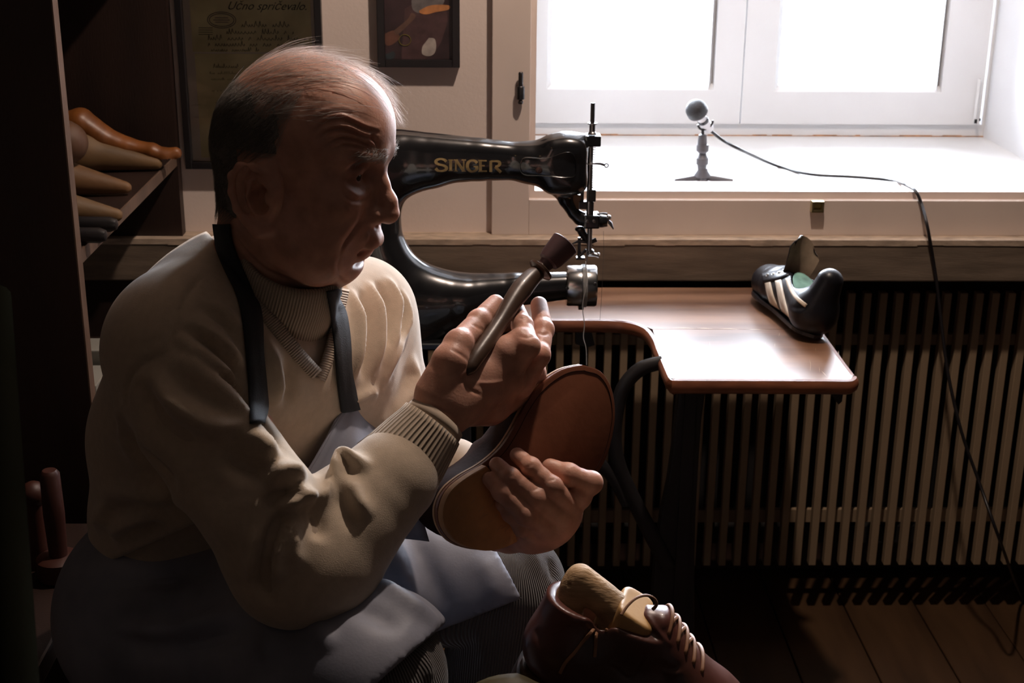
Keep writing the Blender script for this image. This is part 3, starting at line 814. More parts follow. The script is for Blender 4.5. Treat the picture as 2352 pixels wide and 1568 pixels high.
# black rear rail of the stand and brackets
boxobj('back_rail', xl_, xr_-.1, Yb-.03, Yb-.005, ZTB-TH-.028, ZTB-TH-.0005, m_iron, tab, .002)
# right iron leg: a broad flat casting, wider towards the floor
YL = tp(1600, 820).y
def lp(x, y, d=0): return pY(x, y, YL+d)
bm = bmesh.new()
L0 = [(1560, 893), (1553, 960), (1545, 1040), (1535, 1110), (1520, 1180), (1508, 1260), (1500, 1350), (1497, 1450), (1490, 1600), (1478, 1740)]
L1 = [(1622, 893), (1612, 960), (1606, 1040), (1602, 1110), (1598, 1180), (1596, 1260), (1595, 1350), (1595, 1450), (1594, 1600), (1600, 1740)]
def clampz(v): return Vector((v.x, v.y, max(v.z, .004)))
poly = [clampz(lp(*p)) for p in L0]+[clampz(lp(*p)) for p in L1[::-1]]
prism(bm, poly, (0, .03, 0)); bmesh.ops.recalc_face_normals(bm, faces=bm.faces[:])
bobj('leg', bm, m_iron, tab, bevel=.003)
bm = bmesh.new(); prism(bm, [lp(1575, 900, -.004), lp(1600, 900, -.004), lp(1570, 1500, -.004), lp(1540, 1500, -.004)], (0, .006, 0)); bmesh.ops.recalc_face_normals(bm, faces=bm.faces[:])
bobj('leg_rib', bm, m_iron, tab)
# curved iron brace and bow
tubeobj('curved_brace', [lp(1522, 832), lp(1470, 848), lp(1432, 890), lp(1416, 950), lp(1412, 1010), lp(1422, 1070), lp(1452, 1140), lp(1490, 1215), lp(1535, 1300)], [.012, .013, .0125, .012, .012, .0125, .013, .014, .014], m_iron, tab, 12, .7, smooth=5)
tubeobj('lower_brace', [lp(1330, 1020), lp(1375, 1060), lp(1410, 1100), lp(1440, 1160)], [.009, .011, .011, .009], m_iron, tab, 10, .7, smooth=5)
tubeobj('cross_bar', [Vector((tp(1050, 740).x, YL+.02, .45)), lp(1330, 1020, .0)], .008, m_iron, tab, 10)
xlg = pY(1010, 900, YL).x
bm = bmesh.new(); prism(bm, [Vector((xlg, YL, ZTB-TH)), Vector((xlg+.05, YL, ZTB-TH)), Vector((xlg+.06, YL, .004)), Vector((xlg-.03, YL, .004))], (0, .03, 0)); bmesh.ops.recalc_face_normals(bm, faces=bm.faces[:])
bobj('leg', bm, m_iron, tab, bevel=.003)
boxobj('foot_bar', xlg-.03, xr_-.12, YL, YL+.03, .004, .03, m_iron, tab, .003)
# dark brackets hanging below the top
bm = bmesh.new(); prism(bm, [pY(1900, 893, YL-.02), pY(1938, 893, YL-.02), pY(1934, 922, YL-.02), pY(1926, 929, YL-.02), pY(1908, 905, YL-.02)], (0, .03, 0)); bmesh.ops.recalc_face_normals(bm, faces=bm.faces[:])
bobj('bracket', bm, m_iron, tab)
bm = bmesh.new(); prism(bm, [pY(1323, 757, yf0+.03), pY(1358, 757, yf0+.03), pY(1366, 792, yf0+.03), pY(1348, 798, yf0+.03), pY(1322, 790, yf0+.03)], (0, .02, 0)); bmesh.ops.recalc_face_normals(bm, faces=bm.faces[:])
bobj('bracket', bm, m_iron, tab)

# ================================================================== patching sewing machine
m_jap = mat('black_japanned_iron', (0.010, 0.010, 0.011), 0.22, var=0.25, scale=25, coat=0.6, rvar=.06, bump=.05, bscale=150, bdist=.0004)
m_gold = mat('worn_gold_letters', (0.42, 0.30, 0.13), 0.5, metal=0.4, var=0.35, scale=90)
m_chrome = mat('worn_nickel', (0.42, 0.42, 0.42), 0.22, 1.0, var=0.25, scale=50)
YM = 2.25
def mp(x, y, d=0): return pY(x, y, YM+d)
PXM = (mp(1300, 400)-mp(1200, 400)).length/100       # metres per px at the machine plane
base = mp(930, 800); 
mc = empty('sewing_machine', (mp(900, 800).x, YM, ZTB), 'black cast-iron patching sewing machine with gold lettering on its long arm', 'sewing machine')
bpy.context.view_layer.update()
lo = mp(820, 860); hi = mp(1375, 285)
f = Field((lo.x-.02, YM-.10, ZTB-.03), (hi.x+.02, YM+.12, mp(1000, 290).z+.02), .0028)
AX = ((0, 1, 0), 1.45)     # squash in depth
# upper arm
f.chain([mp(880, 362), mp(950, 368), mp(1100, 370), mp(1240, 376)], [62*PXM, 58*PXM, 46*PXM, 36*PXM], k=.012, sq=((0, 1, 0), 1.25))
f.cone(mp(930, 330), mp(1240, 352), 26*PXM, 13*PXM, k=.02, sq=((0, 1, 0), .9))
# column
f.chain([mp(860, 370), mp(862, 520), mp(868, 620), mp(890, 720), mp(900, 800)], [64*PXM, 60*PXM, 66*PXM, 84*PXM, 100*PXM], k=.03, sq=((0, 1, 0), 1.1))
# fillets of the C shaped opening
f.cone(mp(905, 420), mp(985, 395), 30*PXM, 26*PXM, k=.035)
f.cone(mp(905, 610), mp(1010, 665), 38*PXM, 34*PXM, k=.045)
# lower cylinder arm
f.chain([mp(930, 690), mp(1060, 682), mp(1180, 665), mp(1300, 656)], [76*PXM, 56*PXM, 40*PXM, 33*PXM], k=.03)
f.cone(mp(960, 760), mp(1060, 700), 60*PXM, 40*PXM, k=.04)
# head
f.bx(mp(1297, 378), (50*PXM, .030, 62*PXM), rad=.016, k=.012)
f.cone(mp(1225, 372), mp(1300, 340), 30*PXM, 30*PXM, k=.03)
f.cone(mp(1225, 380), mp(1300, 405), 28*PXM, 30*PXM, k=.03)
f.cone(mp(1290, 328), mp(1352, 322), 15*PXM, 14*PXM, k=.012)
# nose bracket
f.chain([mp(1280, 425), mp(1300, 460), mp(1318, 490), mp(1350, 506), mp(1380, 508)], [20*PXM, 17*PXM, 14*PXM, 15*PXM, 14*PXM], k=.010, sq=((0, 1, 0), 1.1))
f.cone(mp(1330, 505), mp(1392, 508), 13*PXM, 13*PXM, k=.006)
f.plane((0, 0, ZTB+.002), (0, 0, -1), .003)
# arched carve between the arms, hollow right above the nose bracket
V, Q = f.mesh(); V = smooth_mesh(V, Q, 2)
body = nobj('machine_body', V, Q, m_jap, mc)
Tm = bvh(V, Q)
# foot of the column standing on the table
bz = mp(900, 800)
boxobj('base_plate', mp(800, 800).x, mp(1035, 800).x, YM-.06, max(YM+.16, yf0+.04), ZTB+.0005, ZTB+.014, m_jap, mc, .003)
# name on the arm, individual letters lying on the casting
LET = {
 'S': [[(.88,.78),(.70,.95),(.40,1.0),(.14,.88),(.12,.68),(.32,.55),(.66,.46),(.88,.30),(.82,.10),(.55,0),(.25,.03),(.08,.22)]],
 'I': [[(.5,0),(.5,1)]], 'N': [[(.15,0),(.15,1)],[(.15,1),(.85,0)],[(.85,0),(.85,1)]],
 'G': [[(.92,.76),(.75,.94),(.50,1.0),(.22,.88),(.08,.55),(.16,.20),(.42,0),(.70,.04),(.88,.20),(.88,.44)],[(.62,.44),(1.0,.44)]],
 'E': [[(.2,0),(.2,1)],[(.2,.97),(.85,.97)],[(.2,.52),(.65,.52)],[(.2,.03),(.88,.03)]],
 'R': [[(.12,1.0),(.12,.0)],[(.12,.97),(.6,.97),(.84,.88),(.86,.66),(.70,.52),(.5,.49)],[(.48,.46),(.98,-.04)]]}
lets = [('S', 998, 1029, 365, 392), ('I', 1030, 1040, 367, 391), ('N', 1043, 1069, 367, 392), ('G', 1071, 1098, 368, 393), ('E', 1099, 1121, 368, 393), ('R', 1124, 1151, 369, 394)]
def on_arm(x, y, lift=.0011):
    p, n = cast(Tm, x, y)
    return p+n*lift if p is not None else mp(x, y, -.03)
for ch, x0, x1, y0, y1 in lets:
    bm = bmesh.new()
    segs = LET[ch]
    for si, sg in enumerate(segs):
        P2 = [(x0+(x1-x0)*a, y1-(y1-y0)*b) for a, b in sg]
        vert = len(sg) == 2 and abs(P2[0][0]-P2[1][0]) < 1
        w = 3.2 if (vert or len(sg) > 2 or (ch == 'N' and si == 1) or (ch == 'R' and si == 2)) else 1.6
        if ch == 'N' and si != 1: w = 1.7
        P = [(p[0], p[1]) for p in P2]
        if len(P) > 2:
            P = [(v.x, v.y) for v in catmull([Vector((a, b, 0)) for a, b in P], 4)]
        prev = None
        for i, (a, b) in enumerate(P):
            q0 = P[max(0, i-1)]; q1 = P[min(len(P)-1, i+1)]; tx, ty = q1[0]-q0[0], q1[1]-q0[1]; L_ = math.hypot(tx, ty) or 1
            ww = w*(.65+.5*abs(ty)/L_) if len(P) > 2 else w
            nx, ny = -ty/L_*ww, tx/L_*ww
            A_, B_ = bm.verts.new(on_arm(a+nx, b+ny)), bm.verts.new(on_arm(a-nx, b-ny))
            if prev: bm.faces.new([prev[0], A_, B_, prev[1]])
            prev = (A_, B_)
        # serifs
        if vert and not (ch == 'R'):
            for (a, b) in P2:
                s_ = 5.0; v = [bm.verts.new(on_arm(a+dx, b+dy, .0012)) for dx, dy in ((-s_, -1.1), (s_, -1.1), (s_, 1.1), (-s_, 1.1))]; bm.faces.new(v)
    bobj('letter', bm, m_gold, mc)
# side cover plate with screw on the arm
bm = bmesh.new()
ring = catmull([(1200, 366, 0), (1212, 362, 0), (1255, 364, 0), (1300, 350, 0), (1320, 360, 0), (1322, 400, 0), (1300, 408, 0), (1240, 402, 0), (1205, 400, 0), (1194, 384, 0), (1200, 366, 0)], 4)
P = [on_arm(v.x, v.y, .0012) for v in ring]
tube(bm, P, .0011, 6, cap=False); bobj('cover_plate_rim', bm, m_jap, mc, smooth='auto')
p, n = cast(Tm, 1238, 391)
if p is not None:
    latheobj('screw', p, n, [(-.001, .0055), (.0016, .0055), (.0022, .0045)], mat('old_screw', (.12, .07, .06), .4, .8), mc, 18)
    bm = bmesh.new(); box(bm, p+n*.0022, (.0012, .001, .0085), Matrix.Rotation(.6, 3, 'Y')); bobj('screw_slot', bm, m_black, mc)
# metal cylinder at the end of the lower arm
ax = Vector((1, 0, 0)); c = mp(1300, 656)
u = PXM
latheobj('bobbin_drum', c+ax*(1*u), ax, [(-12*u, 28*u), (0, 33*u), (0, 46*u), (4*u, 48*u), (34*u, 48*u), (35*u, 46*u), (38*u, 46*u), (40*u, 49*u), (66*u, 49*u), (70*u, 47*u), (70*u, 40*u)], m_chrome, mc, 40)
latheobj('drum_band', c+ax*(35*u), ax, [(0, 49.5*u), (9*u, 49.5*u)], m_dsteel, mc, 40)
bm = bmesh.new()
for k in range(5):
    xx = c.x+(38+k*2.2)*u
    tube(bm, [Vector((xx, c.y+math.cos(a_)*50.3*u, c.z+math.sin(a_)*50.3*u)) for a_ in [2*PI*i/28 for i in range(29)]], .0006, 4, cap=False)
bobj('wound_thread', bm, mat('grey_thread', (.35, .34, .32), .7), mc)
boxobj('drum_lug', c.x+30*u, c.x+42*u, YM-.01, YM+.01, c.z-55*u, c.z-47*u, m_dsteel, mc)
for (x, y) in ((1303, 662), (1367, 652)):
    q = mp(x, y, -47*u); latheobj('screw', q, (0, -1, 0), [(-.004, 3.5*u), (.001, 3.5*u), (.0015, 2*u)], m_dsteel, mc, 12)
# presser and needle bars
nx = mp(1360, 400)
def vx(y): return mp(1360, y).z
def vl(name, x, prof, m, d=0, seg=16):
    """vertical turned part, prof = [(pixel y, radius px)] top to bottom"""
    o = mp(x, prof[0][0], d); return latheobj(name, o, (0, 0, -1), [(mp(x, prof[0][0], d).z-mp(x, y, d).z, r*u) for y, r in prof], m, mc, seg)
vl('needle_bar', 1362, [(236, 5), (284, 5)], m_dsteel, -.002, 8)
vl('bar_cap', 1361, [(282, 11), (285, 11), (287, 7), (302, 7), (304, 9), (308, 11)], m_steel, -.002)
bm = bmesh.new(); box(bm, mp(1361, 321), (36*u, .030, 25*u)); bobj('top_block', bm, m_jap, mc, bevel=.0025)
vl('presser_bar', 1357, [(330, 6.5), (500, 6.5)], m_steel, -.004)
# spring behind the bar
bm = bmesh.new(); sp_ = [mp(1362, 333+i*1.35, .004)+Vector((math.cos(i*PI/2)*6*u, math.sin(i*PI/2)*6*u, 0)) for i in range(84)]
tube(bm, sp_, .0006, 5); bobj('spring', bm, m_steel, mc, smooth='auto')
bm = bmesh.new(); box(bm, mp(1358, 447), (20*u, .018, 28*u)); box(bm, mp(1356, 478), (14*u, .016, 34*u)); bobj('bar_collar', bm, m_dsteel, mc, bevel=.0015)
bm = bmesh.new(); box(bm, mp(1337, 448), (8*u, .008, 54*u)); box(bm, mp(1342, 470), (26*u, .012, 18*u)); bobj('lifter_link', bm, m_dsteel, mc, bevel=.001)
bm = bmesh.new(); box(bm, mp(1322, 462), (22*u, .01, 34*u), Matrix.Rotation(.15, 3, 'Y')); bobj('take_up_bracket', bm, mat('brown_bronze', (.12, .07, .04), .4, .8), mc, bevel=.001)
# thread lever
tubeobj('thread_lever', [mp(1350, 378, -.01), mp(1366, 376, -.012), mp(1378, 376, -.012), mp(1388, 379, -.012)], [.0012, .0016, .002, .0022], m_steel, mc, 8, .6, smooth=4)
bm = bmesh.new(); cc_ = mp(1393, 380, -.012); tube(bm, [cc_+Vector((math.cos(a_)*4.2*u, 0, math.sin(a_)*4.2*u)) for a_ in [2*PI*i/16 for i in range(17)]], .0012, 6, cap=False); bobj('lever_eye', bm, m_steel, mc, smooth='auto')
# lower block and tension assembly
bm = bmesh.new(); box(bm, mp(1358, 505), (36*u, .034, 32*u)); bobj('lower_block', bm, m_jap, mc, bevel=.003)
for x in (1348, 1364): latheobj('screw', mp(x, 508, -.018), (0, -1, 0), [(-.002, 4*u), (.001, 4*u), (.0015, 3*u)], m_steel, mc, 12)
latheobj('tension_disc', mp(1375, 506), (1, 0, 0), [(0, 10*u), (2*u, 15*u), (4*u, 10*u), (6*u, 15*u), (8*u, 10*u), (11*u, 13*u), (14*u, 7*u), (22*u, 6*u), (24*u, 4*u)], m_steel, mc, 20)
bm = bmesh.new(); tube(bm, [mp(1370, 492, -.006), mp(1386, 490, -.008), mp(1395, 491, -.008)], .0018, 8); tube(bm, [mp(1394, 505), mp(1402, 512), mp(1409, 526)], [.003, .0035, .001], 8)
ball(bm, mp(1398, 499), .0045); bobj('tension_nut', bm, m_steel, mc, smooth='auto')
# foot bar, foot lifter and needle clamp
vl('foot_bar', 1355, [(520, 6), (575, 6)], m_steel, -.003)
bm = bmesh.new(); tube(bm, [mp(1333, 524), mp(1338, 536), mp(1352, 556)], [.0075, .007, .005], 12); tube(bm, [mp(1314, 560), mp(1330, 553), mp(1356, 556), mp(1370, 550)], [.001, .003, .004, .004], 10)
ball(bm, mp(1332, 526), .0085, sq=(1, 1, .6)); bobj('foot_lifter', bm, m_dsteel, mc, smooth='auto')
bm = bmesh.new(); tube(bm, [mp(1331, 545), mp(1330, 592)], .0028, 10); box(bm, mp(1333, 592), (20*u, .012, 5*u)); tube(bm, [mp(1330, 588), mp(1345, 575), mp(1360, 580)], .0032, 8)
bobj('roller_foot', bm, m_dsteel, mc, smooth='auto')
bm = bmesh.new(); tube(bm, [mp(1350, 582), mp(1368, 585), mp(1376, 587)], [.0045, .003, .004], 10); ball(bm, mp(1374, 584), .0032); ball(bm, mp(1356, 578), .007, sq=(1, 1, .8)); bobj('needle_clamp', bm, m_steel, mc, smooth='auto')
vl('needle', 1349, [(575, 3), (584, 2.5), (600, 1.2)], m_steel, -.002, 8)
# screws on the column
for (x, y) in ((892, 598), (920, 634)):
    latheobj('screw', mp(x, y, -.03), (0.3, -1, 0), [(-.01, 7*u), (.003, 7*u), (.005, 5*u)], m_steel, mc, 16)
# threads
m_thr = mat('pale_thread', (.55, .53, .50), .6)
def thread(pts, r, label, nm='sewing_thread', m=None):
    bm = bmesh.new(); tube(bm, pts, r, 5, smooth=5); o = bobj(nm, bm, m or m_thr); tag(o, label, 'thread'); return o
thread([mp(1345, 600, -.05), mp(1347, 650, -.052), mp(1338, 700, -.052), mp(1342, 745, -.05), mp(1340, 775, -.05), mp(1346, 800, -.05), mp(1347, 838, -.05)], .00075, 'pale loose thread hanging from the needle down to the toe of the held shoe')
thread([mp(1386, 530, -.01), mp(1386, 600, -.01), mp(1378, 735, -.01)], .0003, 'thin dark thread hanging straight down from the tension disc', m=m_dsteel)
# ================================================================== the old man
m_skin = mat('aged_skin', (0.50, 0.26, 0.19), 0.45, var=0.22, scale=38, bump=0.4, bscale=420, bdist=0.0006, sss=0.25, detail=6, spec=.4, col2=(0.54, 0.29, 0.21))
m_lip = mat('lip_skin', (0.34, 0.12, 0.10), 0.4, var=.1, sss=.2)
m_knit = mat('beige_wool_knit', (0.50, 0.40, 0.30), 0.9, var=0.06, scale=120, bump=0.5, bscale=900, bdist=0.0006, sheen=0.35, spec=.15)
m_shirt = mat('beige_fine_knit', (0.44, 0.35, 0.27), 0.9, var=0.05, scale=120, bump=0.4, bscale=1100, bdist=0.0004, sheen=0.25, spec=.15)
m_strap = mat('black_webbing', (0.018, 0.020, 0.024), 0.8, var=0.15, bump=.3, bscale=700)
m_apron = mat('dusty_blue_grey_apron', (0.155, 0.165, 0.215), 0.58, var=0.22, scale=9, bump=0.25, bscale=350, bdist=0.0005, detail=8, col2=(0.22, 0.225, 0.27))
m_hair = mat('grey_hair', (0.40, 0.37, 0.34), 0.55, var=0.2, scale=40, spec=.4)
m_hairw = mat('white_hair', (0.90, 0.86, 0.82), 0.5, var=0.1, scale=40, spec=.4)
m_haird = mat('dark_grey_hair', (0.10, 0.085, 0.075), 0.75, var=0.35, scale=60, bump=.6, bscale=500, bdist=.0015)
def rib_mat(name, col, rough=.9, depth=.0012, n_attr='rib', sheen=.2):
    m, nt, b = new_mat(name); N, L = nt.nodes, nt.links
    a = N.new('ShaderNodeAttribute'); a.attribute_name = n_attr
    si = N.new('ShaderNodeMath'); si.operation = 'SINE'; L.new(a.outputs['Fac'], si.inputs[0])
    bp = N.new('ShaderNodeBump'); bp.inputs['Strength'].default_value = .9; bp.inputs['Distance'].default_value = depth
    L.new(si.outputs[0], bp.inputs['Height']); L.new(bp.outputs[0], b.inputs['Normal'])
    cr = N.new('ShaderNodeMapRange'); cr.inputs[1].default_value = -1; cr.inputs[3].default_value = .72; cr.inputs[4].default_value = 1.12
    L.new(si.outputs[0], cr.inputs[0])
    mx = N.new('ShaderNodeVectorMath'); mx.operation = 'SCALE'; mx.inputs[0].default_value = col[:3]; L.new(cr.outputs[0], mx.inputs['Scale'])
    L.new(mx.outputs[0], b.inputs['Base Color'])
    b.inputs['Roughness'].default_value = rough; b.inputs['Specular IOR Level'].default_value = .15; b.inputs['Sheen Weight'].default_value = sheen
    return m
m_cord = rib_mat('brown_corduroy', (0.10, 0.085, 0.078), sheen=.4)
m_rib = rib_mat('beige_rib_knit', (0.48, 0.385, 0.29))
def set_attr(o, name, vals):
    at = o.data.attributes.new(name, 'FLOAT', 'POINT'); at.data.foreach_set('value', np.asarray(vals, dtype=np.float32))

man = empty('person', (px(560, 1300, 1.7).x, px(560, 1300, 1.7).y, .5), 'old man in a beige sweater and grey apron, seated, holding a tool and a shoe', 'person')
bpy.context.view_layer.update()
# ---------------- head frame: x forward, y to his left, z up, origin between the eyes at ear depth
HO = px(675, 372, 1.45)
HR = Matrix.Rotation(math.radians(-15), 3, 'Z') @ Matrix.Rotation(math.radians(3), 3, 'Y') @ Matrix.Rotation(math.radians(-2), 3, 'X')
def H(x, y, z): return HO+HR @ Vector((x, y, z))
def HL(V): return (np.asarray(V)-np.array(HO)) @ np.array(HR)     # world -> local
HRn = [[HR[i][j] for j in range(3)] for i in range(3)]
hl = px(440, 90, 1.45); 
f = Field((HO.x-.125, HO.y-.125, HO.z-.215), (HO.x+.145, HO.y+.125, HO.z+.13), .00165)
f.ell(H(.010, 0, .030), (.088, .073, .083), 0, R=HRn)
f.ell(H(-.022, 0, .012), (.060, .066, .068), .02, R=HRn)
f.ell(H(.052, 0, .044), (.050, .060, .050), .025, R=HRn)          # forehead
for s_ in (-1, 1):
    f.cone(H(.090, s_*.012, .020), H(.074, s_*.045, .017), .0115, .010, k=.012)   # brow ridge
    f.ell(H(.060, s_*.045, -.024), (.026, .020, .020), .02, R=HRn)                # cheekbone
    f.ell(H(.042, s_*.042, -.060), (.036, .024, .036), .02, R=HRn)                # cheek
    f.cone(H(-.002, s_*.056, -.050), H(.040, s_*.036, -.096), .020, .020, k=.025) # jaw
    f.ell(H(.040, s_*.040, -.094), (.024, .015, .018), .015, R=HRn)               # jowl
f.ell(H(.048, 0, -.030), (.046, .052, .060), .02, R=HRn)
f.ell(H(.060, 0, -.066), (.034, .036, .028), .015, R=HRn)          # muzzle
f.ell(H(.040, 0, -.090), (.040, .042, .028), .02, R=HRn)
f.ell(H(.054, 0, -.104), (.019, .024, .015), .012, R=HRn)          # chin
f.cone(H(.01, 0, -.085), H(.040, 0, -.106), .032, .018, k=.03)     # under the chin
# eye sockets
for s_ in (-1, 1):
    f.ell(H(.094, s_*.034, .001), (.019, .018, .013), .012, 's', R=HRn)
    f.ell(H(.086, s_*.036, .005), (.012, .017, .009), .010, 's', R=HRn)
    f.ell(H(.073, s_*.033, .001), (.0135, .0135, .0125), .003, R=HRn)            # lids round the ball
    f.cone(H(.083, s_*.020, -.013), H(.073, s_*.044, -.015), .006, .006, k=.008)  # bag
    f.ell(H(.0885, s_*.0335, -.0010), (.007, .0108, .0040), .0015, 's', R=HRn)     # lid opening
    f.cone(H(.0835, s_*.022, .0085), H(.0750, s_*.047, .005), .0052, .0050, k=.004)   # heavy upper lid fold
# nose
f.chain([H(.088, 0, .006), H(.096, 0, -.012), H(.1035, 0, -.030), H(.1045, 0, -.041)], [.0085, .0088, .0105, .0125], k=.009)
for s_ in (-1, 1):
    f.ell(H(.092, s_*.0135, -.044), (.012, .0075, .009), .007, R=HRn)
    f.ell(H(.0985, s_*.0065, -.0545), (.006, .0032, .004), .003, 's', R=HRn)
# lips
f.cone(H(.0905, -.006, -.0725), H(.0905, .006, -.0725), .0085, .0085, k=.008)
f.cone(H(.0885, -.012, -.0765), H(.0885, .012, -.0765), .0055, .0055, k=.005)
f.cone(H(.0780, -.012, -.0890), H(.0780, .010, -.0890), .0054, .0052, k=.006)
f.chain([H(.068, -.028, -.0845), H(.086, -.018, -.0815), H(.0955, 0, -.0815), H(.086, .018, -.0815), H(.068, .028, -.0845)], [.002, .003, .0032, .003, .002], k=.003, op='s')
f.ell(H(.080, 0, -.0985), (.009, .022, .0035), .007, 's', R=HRn)
# neck
NB = px(612, 745, 1.53)
f.cone(H(-.012, 0, -.050), NB, .058, .062, k=.03)
f.cone(H(-.018, 0, -.040), px(590, 720, 1.54), .046, .055, k=.03)
# ear (near one in photo detail, far one mirrored)
def ear(sgn):
    def E(cx, cy, out=0):      # coordinates read from the photo, mapped into the head frame
        lx = (cx-600)/2207/.93+.001; lz = -(cy-424)*1.02/2207-.008
        return H(lx-out*.25, sgn*(.071+out), lz)
    f.ell(E(598, 440, .004), (.021, .010, .031), .006, R=HRn)
    oc = [(612, 404), (590, 388), (562, 390), (545, 412), (545, 448), (556, 484), (570, 515)]
    f.chain([E(x, y, .016 if i not in (0, 6) else .008) for i, (x, y) in enumerate(oc)], [.0036, .0042, .0046, .0044, .0042, .0040, .0045], k=.002)
    f.chain([E(570, 512, .009), E(590, 530, .007), E(606, 528, .004)], [.0060, .0080, .0065], k=.006)
    f.ell(E(576, 432, .016), (.0110, .0105, .0210), .002, 's', R=HRn)
    f.chain([E(588, 402, .009), E(574, 425, .010), E(574, 455, .010), E(588, 490, .009)], [.0028, .0034, .0034, .003], k=.002)
    f.ell(E(598, 460, .013), (.0115, .019, .0165), .002, 's', R=HRn)
    f.ell(E(612, 455, .006), (.0045, .005, .008), .003, R=HRn)    # tragus
ear(-1); ear(1)
V, Q = f.mesh(); V = smooth_mesh(V, Q, 1)
N_ = vnormals(V, Q); Th = bvh(V, Q)
def c1(P): return [(440+a/2.45, 60+b/2.45) for a, b in P]
W = lambda P, w, a: pxstroke(V, N_, Th, [(x-3, y) for x, y in c1(P)], w*.9, a*1.35)
for P, a in (([(690, 610), (730, 560), (780, 530), (850, 520), (920, 548), (990, 580), (1075, 600)], -.0016), ([(700, 655), (760, 600), (830, 582), (900, 590), (960, 618), (1040, 640)], -.0022),
             ([(745, 700), (790, 655), (850, 632), (920, 640), (990, 665), (1060, 700)], -.0024), ([(800, 700), (860, 672), (940, 680), (1010, 700)], -.0014), ([(640, 560), (700, 520), (770, 492), (850, 480), (930, 500)], -.0008)):
    W(P, .0022, a*1.3)
    W([(x, y-17) for x, y in P], .0028, -a*.8)
W([(1010, 610), (1045, 650), (1060, 700)], .0022, -.003); W([(985, 640), (1020, 680)], .002, -.002)
W([(840, 700), (900, 695), (980, 715), (1050, 745)], .0032, .0020)       # eyebrow mass
for P in ([(800, 780), (770, 830), (770, 900)], [(785, 740), (745, 800), (740, 880)], [(820, 830), (800, 880), (815, 950)]): W(P, .002, -.0010)
W([(845, 900), (868, 950), (925, 985), (985, 975), (1020, 930)], .0024, -.0016); W([(860, 880), (890, 925), (940, 950), (990, 940)], .0030, .0014)
W([(840, 960), (880, 1010), (910, 1060)], .002, -.0009)
W([(985, 1010), (965, 1090), (920, 1160), (870, 1230), (840, 1300)], .0030, -.0026); W([(955, 1000), (925, 1080), (870, 1150), (820, 1230)], .006, .0022)
W([(850, 1290), (835, 1350), (850, 1410), (900, 1440)], .0026, -.0022); W([(815, 1280), (795, 1350), (805, 1420)], .005, .0020)
W([(760, 1180), (740, 1280), (760, 1380)], .0030, -.0010)
W([(600, 1120), (590, 1220), (620, 1320)], .004, -.0010); W([(480, 900), (495, 1000), (480, 1100), (500, 1200)], .0026, -.0012)
W([(250, 1180), (330, 1290), (450, 1390), (600, 1440)], .0035, -.0018)
W([(1000, 1160), (990, 1210)], .002, .001)
# moles
for (x, y) in ((586, 1190), (688, 1162), (600, 515), (545, 1185)):
    p, n = cast(Th, *c1([(x, y)])[0])
    if p is not None: stroke(V, N_, [p, p+Vector((0, 0, .0008))], .0016, .0009, taper=False)
head_V, head_Q = V, Q
Th = bvh(V, Q)

# ---------------- hands (world space, at their photo places)
def hand_field(P, pad=.05, h=.0013):
    P = np.array([list(p) for p in P]); return Field(P.min(0)-pad, P.max(0)+pad, h)
DZ = .17; RS = 1.12
def r1(x, y, z): return px(x, y, z+DZ)
g = hand_field([r1(960, 1010, 1.31), r1(1265, 690, 1.44)], .045, .0014)
def fing(f, P, R, k=.0028):
    f.chain(P, [r*RS for r in R], k=k)
    for i in range(1, len(P)-1):                    # knuckle joints
        f.ell(P[i], (R[i]*RS*1.06,)*3, .004)
g.chain([r1(940, 1040, 1.30), r1(985, 982, 1.315), r1(1030, 925, 1.33)], [.027*RS, .0245*RS, .027*RS], k=.01, sq=((.4, 1, 0), 1.15))
g.chain([r1(1030, 925, 1.33), r1(1095, 872, 1.355), r1(1150, 862, 1.37)], [.0275*RS, .031*RS, .026*RS], k=.012)
g.chain([r1(1120, 862, 1.352), r1(1160, 812, 1.350), r1(1196, 780, 1.352)], [.022, .019, .014], k=.012)
g.chain([r1(1050, 930, 1.35), r1(1120, 918, 1.39), r1(1180, 900, 1.41)], [.022*RS, .026*RS, .018*RS], k=.012)
g.chain([r1(1010, 900, 1.32), r1(1035, 830, 1.315), r1(1056, 785, 1.325)], [.023*RS, .018*RS, .0135*RS], k=.012)   # thumb ball
fing(g, [r1(1030, 850, 1.315), r1(1052, 792, 1.325), r1(1100, 738, 1.36), r1(1138, 697, 1.385)], [.016, .0132, .0112, .0092])
fing(g, [r1(1165, 858, 1.36), r1(1212, 795, 1.345), r1(1200, 748, 1.375), r1(1186, 712, 1.40)], [.0135, .0115, .0102, .0090])
fing(g, [r1(1195, 885, 1.39), r1(1236, 815, 1.375), r1(1248, 757, 1.405), r1(1238, 700, 1.435)], [.0135, .0115, .0102, .0088])
fing(g, [r1(1190, 905, 1.42), r1(1228, 858, 1.42), r1(1236, 800, 1.45), r1(1222, 750, 1.47)], [.013, .0108, .0098, .0085])
fing(g, [r1(1165, 930, 1.44), r1(1203, 905, 1.455), r1(1212, 865, 1.48), r1(1200, 830, 1.49)], [.012, .0095, .0088, .0075])
V1, Q1 = g.mesh(); V1 = smooth_mesh(V1, Q1, 1); N1 = vnormals(V1, Q1); T1 = bvh(V1, Q1)
W1 = lambda P, w, a: pxstroke(V1, N1, T1, P, w, a)
